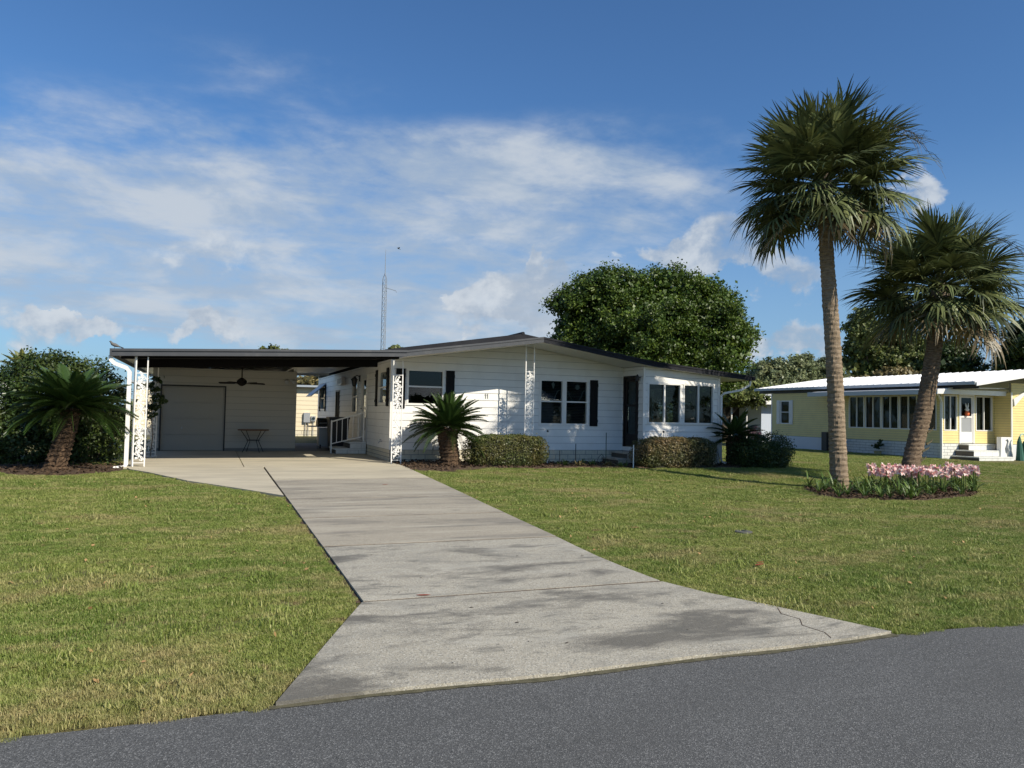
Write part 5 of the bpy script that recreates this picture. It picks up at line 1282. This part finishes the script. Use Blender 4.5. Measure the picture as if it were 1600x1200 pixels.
# roofs: porch roof and ribbed main roof
def slope(x0, z0, x1, z1, y0, y1, th): return MB().loop2([(x0, y0, z0-th), (x1, y0, z1-th), (x1, y1, z1-th), (x0, y1, z0-th)], [(x0, y0, z0), (x1, y0, z1), (x1, y1, z1), (x0, y1, z0)])
part(slope(26.05, 2.87, 27.2, 3.00, 4.55, 12.6, .04), 'porch_roof', roofw, NH); part(slope(27.21, 3.0, 31.5, 3.08, 4.55, 5.1, .04), 'porch_roof', roofw, NH); part(MB().box(27.05, 27.1, 3.3, 17.9, 2.92, 3.13), 'gap_shade_strip', black, NH)  # black strip painted in for shade between porch roof and main roof
part(MB().box(26.0, 26.04, 4.5, 12.65, 2.66, 2.88), 'fascia', mat('fascia_blue_grey', (.50, .53, .55), .5), NH); part(MB().box(26.05, 31.5, 4.5, 4.54, 2.68, 2.90), 'fascia', white, NH)
mr_ = part(slope(26.75, 3.22, 32.2, 4.02, 3.2, 18.0, .05), 'roof', roofw, NH); part(slope(32.21, 4.01, 40, 3.1, 3.2, 18.0, .05), 'roof', roofw, NH)
y = 3.3
while y < 18: part(slope(26.74, 3.25, 32.2, 4.05, y, y+.05, .028), 'roof_rib', roofw, mr_); y += .42
part(MB().box(26.70, 26.74, 3.2, 18.0, 3.08, 3.22), 'eave_fascia', MATS['fascia_blue_grey'], NH)
part(slope(26.75, 3.18, 32.2, 3.98, 3.14, 3.19, .16), 'rake_fascia', white, NH)
part(downspout([(26.5, 4.9, 2.7), (26.8, 5.0, 2.45), (26.93, 5.05, 2.3), (26.93, 5.05, -.35), (26.75, 4.9, -.4)], .05), 'downspout', white, NH)
# porch steps
ns = thing('neighbour_steps', 'pale block steps up to the yellow house porch door', 'steps', (28.8, 4.6, -.42))
for i in range(3):
    x0, x1, y0, z0, z1 = 27.6+.25*i, 29.9-.25*i*0, 3.7+.45*i, nz+.27*i, nz+.27*(i+1)
    cs = part(MB().box(x0+.02, x1-.02, y0+.02, 5.08, z0, z1-.05), 'step', mortar, ns); part(MB().box(x0, x1, y0, 5.09, z1-.05, z1), 'tread', blockw, cs)
    x = x0+.02
    while x < x1-.06:
        bx = min(x+.4, x1-.02); part(MB().box(x+.005, bx-.005, y0, y0+.018, z0+.01, z1-.06), 'brick', blockw, cs); x += .4
# pots, panel, hose stack
pt = thing('plant_pot', 'tan flower pot with a leafy plant against the porch block skirt', 'plant pot', (26.7, 9.3, -.42)); part(MB().lathe((26.7, 8.5, nz), [(.13, 0), (.18, .28), (.2, .3), (.17, .3)], 14), 'pot', mat('pot_tan', (.42, .36, .18), .7), pt)
foliage('leaves', leafcloud([(26.7, 8.5, .1), (26.7, 8.3, .28), (26.7, 8.7, .05)], [(.2, .2, .15), (.12, .12, .15), (.18, .2, .1)], 500, .1), dark_leaf, pt)
pt = thing('red_pot', 'dark red pot with a plant beside the tall palm trunk at the porch skirt', 'plant pot', (26.6, 11.2, -.42)); part(MB().lathe((26.6, 11.15, nz), [(.15, 0), (.22, .2), (.2, .38), (.13, .45)], 14), 'pot', mat('pot_red', (.22, .05, .03), .6), pt)
foliage('leaves', leafcloud([(26.6, 11.15, .15), (26.6, 10.8, .3)], [(.2, .2, .12), (.15, .15, .1)], 300, .1), dark_leaf, pt)
pb = thing('heron_panel', 'white outdoor panel box printed with a dark wading bird, beside the neighbour steps', 'panel', (30.0, 4.1, nz)); part(MB().box(29.55, 30.25, 4.08, 4.30, nz, .75), 'box', white, pb)
h = MB(); 
h.tube([(29.95, 4.06, .10), (29.90, 4.06, .25), (29.93, 4.06, .42), (29.98, 4.06, .55), (29.93, 4.06, .64), (29.85, 4.06, .60)], [.10, .09, .035, .03, .035, .01], 8)
h.tube([(29.93, 4.06, .05), (29.95, 4.06, -.35)], .012, 5).tube([(29.99, 4.06, .05), (30.03, 4.06, -.35)], .012, 5)
part(h, 'bird_figure', mat('heron_grey', (.25, .27, .28), .6), pb)
um = thing('folded_umbrella', 'dark green folded garden umbrellas with a pale hoop leaning at the yellow wall', 'umbrella', (30.6, 3.7, nz))
part(MB().tube([(30.35, 3.75, nz+.03), (30.33, 3.75, .1), (30.3, 3.75, .55), (30.32, 3.75, .8)], [.20, .14, .10, .03], 10), 'canopy', mat('umbrella_green', (.02, .10, .07), .7), um)
part(MB().tube([(30.75, 3.72, nz+.03), (30.7, 3.72, .1), (30.62, 3.72, .45), (30.6, 3.72, .6)], [.22, .15, .12, .03], 10), 'canopy', MATS['umbrella_green'], um)
part(MB().tube([(30.5+.18*math.cos(t), 3.74, .72+.2*math.sin(t)) for t in np.linspace(-.3, 3.4, 14)], .03, 6), 'hoop', mat('pale_green', (.40, .58, .48), .6), um)
part(MB().box(30.1, 31.0, 3.5, 3.95, nz, nz+.035), 'base', black, um)
solo(MB().box(29.6, 36, 1.9, 4.24, nz-.05, nz+.02), 'neighbour_patio', mat('pale_concrete', (.62, .60, .55), .9), 'pale concrete patio in front of the neighbour steps', 'patio', (32, 3, nz))
# dry leaf pile by neighbour steps
V, F, T = leafquads(np.stack([lx, ly, zf(lx, ly)+.03], -1), rng.normal(0, .3, (len(lx), 3))+[0, 0, 1], .045)
o = link('lawn_litter', fast('lawn_litter', V, F, leaf_tan)); o['kind'] = 'stuff'
lx = rng.uniform(-3.3, -.4, 160); lx2 = rng.uniform(-16.3, -2, 160); zz_ = zf(lx, lx2)+.034
V, F, T = leafquads(np.stack([lx, lx2, zz_], -1), rng.normal(0, .05, (160, 3))+[0, 0, 1], .016)
o = link('driveway_litter', fast('driveway_litter', V, F, MATS['dark_litter'])); o['kind'] = 'stuff'
V, F, T = leafquads(np.stack([rng.normal(28.1, .5, 260), rng.normal(3.6, .2, 260), rng.uniform(nz-.0, nz+.06, 260)], -1), rng.normal(0, .4, (260, 3))+[0, 0, 1], .12)
o = link('leaf_litter', fast('leaf_litter', V, F, leaf_tan)); o['kind'] = 'stuff'

# white house behind the yellow one
WH = thing('white_carport_house', 'white roofed house with wall coloured blue grey for shade and carport posts beyond the sunroom corner', 'house', (34, 28, -.4))
bl = mat('shade_blue_grey', (.45, .50, .58), .6)  # blue grey of a shaded wall put into its colour
part(MB().box(32.6, 40, 24.5, 34, -.5, 2.45), 'wall', bl, WH); part(MB().box(31.3, 32.59, 27, 34, -.5, 2.45), 'wall', black, WH, label='black block standing in for the shaded recess of the far carport')  # black block painted in for shade inside the far carport
part(slope(27.6, 2.62, 41, 2.70, 23.8, 34.5, .08), 'carport_roof', roofw, WH); part(slope(31.0, 2.72, 41, 3.9, 24.3, 34.5, .08), 'roof', roofw, WH); part(MB().box(27.6, 41, 23.72, 23.79, 2.42, 2.70), 'fascia', white, WH)
for x in (28.2, 29.6, 30.9): part(MB().tube([(x, 24.0, -.5), (x, 24.0, 2.5)], .06, 6), 'post', white, WH)
part(MB().box(26, 31.2, 40, 40.2, -.5, 2.1), 'back_wall', white, WH)
# beige house behind the passage
BH = thing('beige_house', 'beige sided house wall seen through the carport passage', 'house', (1.5, 20.5, 0))
FBk = Frame((0, 20.3, 0), (1, 0), (0, -1)); wall(BH, FBk, -8, 4, -.1, .30, 2.55, .22, [], beige); part(MB().box(-8, 4, 20.41, 28, -.1, 2.5), 'rooms', beige, BH)
part(slope(-8.3, 2.62, 4.3, 2.66, 19.9, 28.3, .1), 'roof', mat('roof_grey_blue', (.30, .34, .38), .5), BH); blocks(BH, FBk, -2, 3, -.1, .28, 2, .4, block, mortar)
em = thing('electric_meter', 'grey electric meter box with conduits on the beige wall', 'meter box', (.1, 20.2, .9))
part(MB().box(-.12, .20, 20.12, 20.28, .72, 1.22), 'box', metal, em); part(MB().box(.26, .48, 20.14, 20.28, .78, 1.05), 'box', metal, em); part(MB().tube([(.37, 20.13, .93), (.37, 20.08, .93)], .08, 12), 'dial', glass, em)
for x in (-.02, .12, .37): part(MB().tube([(x, 20.2, .75), (x, 20.2, .0)], .022, 6), 'conduit', metal, em)
lh = thing('far_left_house', 'white edged flat roof of a house showing at the far left edge', 'house', (-15.5, 20.5, 0))
part(MB().box(-24, -13.45, 20.4, 27, 0, 2.1), 'wall', bl, lh); part(MB().box(-24.4, -13.1, 20.0, 27.4, 2.12, 2.42), 'roof', white, lh)

# ------------------------------------------------------------------ across the road, behind the camera (seen in the window glass)
OH = thing('opposite_house', 'pale low house across the road, reflected in the windows', 'house', (14, -44, -.25))
part(MB().box(4, 24, -50, -42, -.3, 2.6), 'wall', siding, OH); part(MB().loop2([(3.5, -50.5, 2.61), (24.5, -50.5, 2.61), (24.5, -41.5, 2.61), (3.5, -41.5, 2.61)], [(3.5, -46.2, 3.7), (24.5, -46.2, 3.7), (24.5, -45.8, 3.7), (3.5, -45.8, 3.7)]), 'roof', roofw, OH)
for x in (6, 10, 18): part(MB().box(x, x+1.6, -42.05, -41.95, 1, 2.2), 'window', black, OH)
tree('opposite_tree', 'leafy tree across the road behind the viewpoint', (-4, -50, -.3), [(-4, -50, 5, 4, 4, 3), (-7, -51, 4.4, 3, 3, 2.6), (-1, -50, 4.2, 3, 3, 2.4)], 12000, .3, olive_leaf, .3)
tree('opposite_tree', 'second leafy tree across the road beside the opposite house', (29, -48, -.3), [(29, -48, 5, 4, 4, 3), (32, -49, 4.6, 3, 3, 2.6), (26.5, -48, 4.2, 3, 3, 2.4)], 12000, .3, dark_leaf, .3)
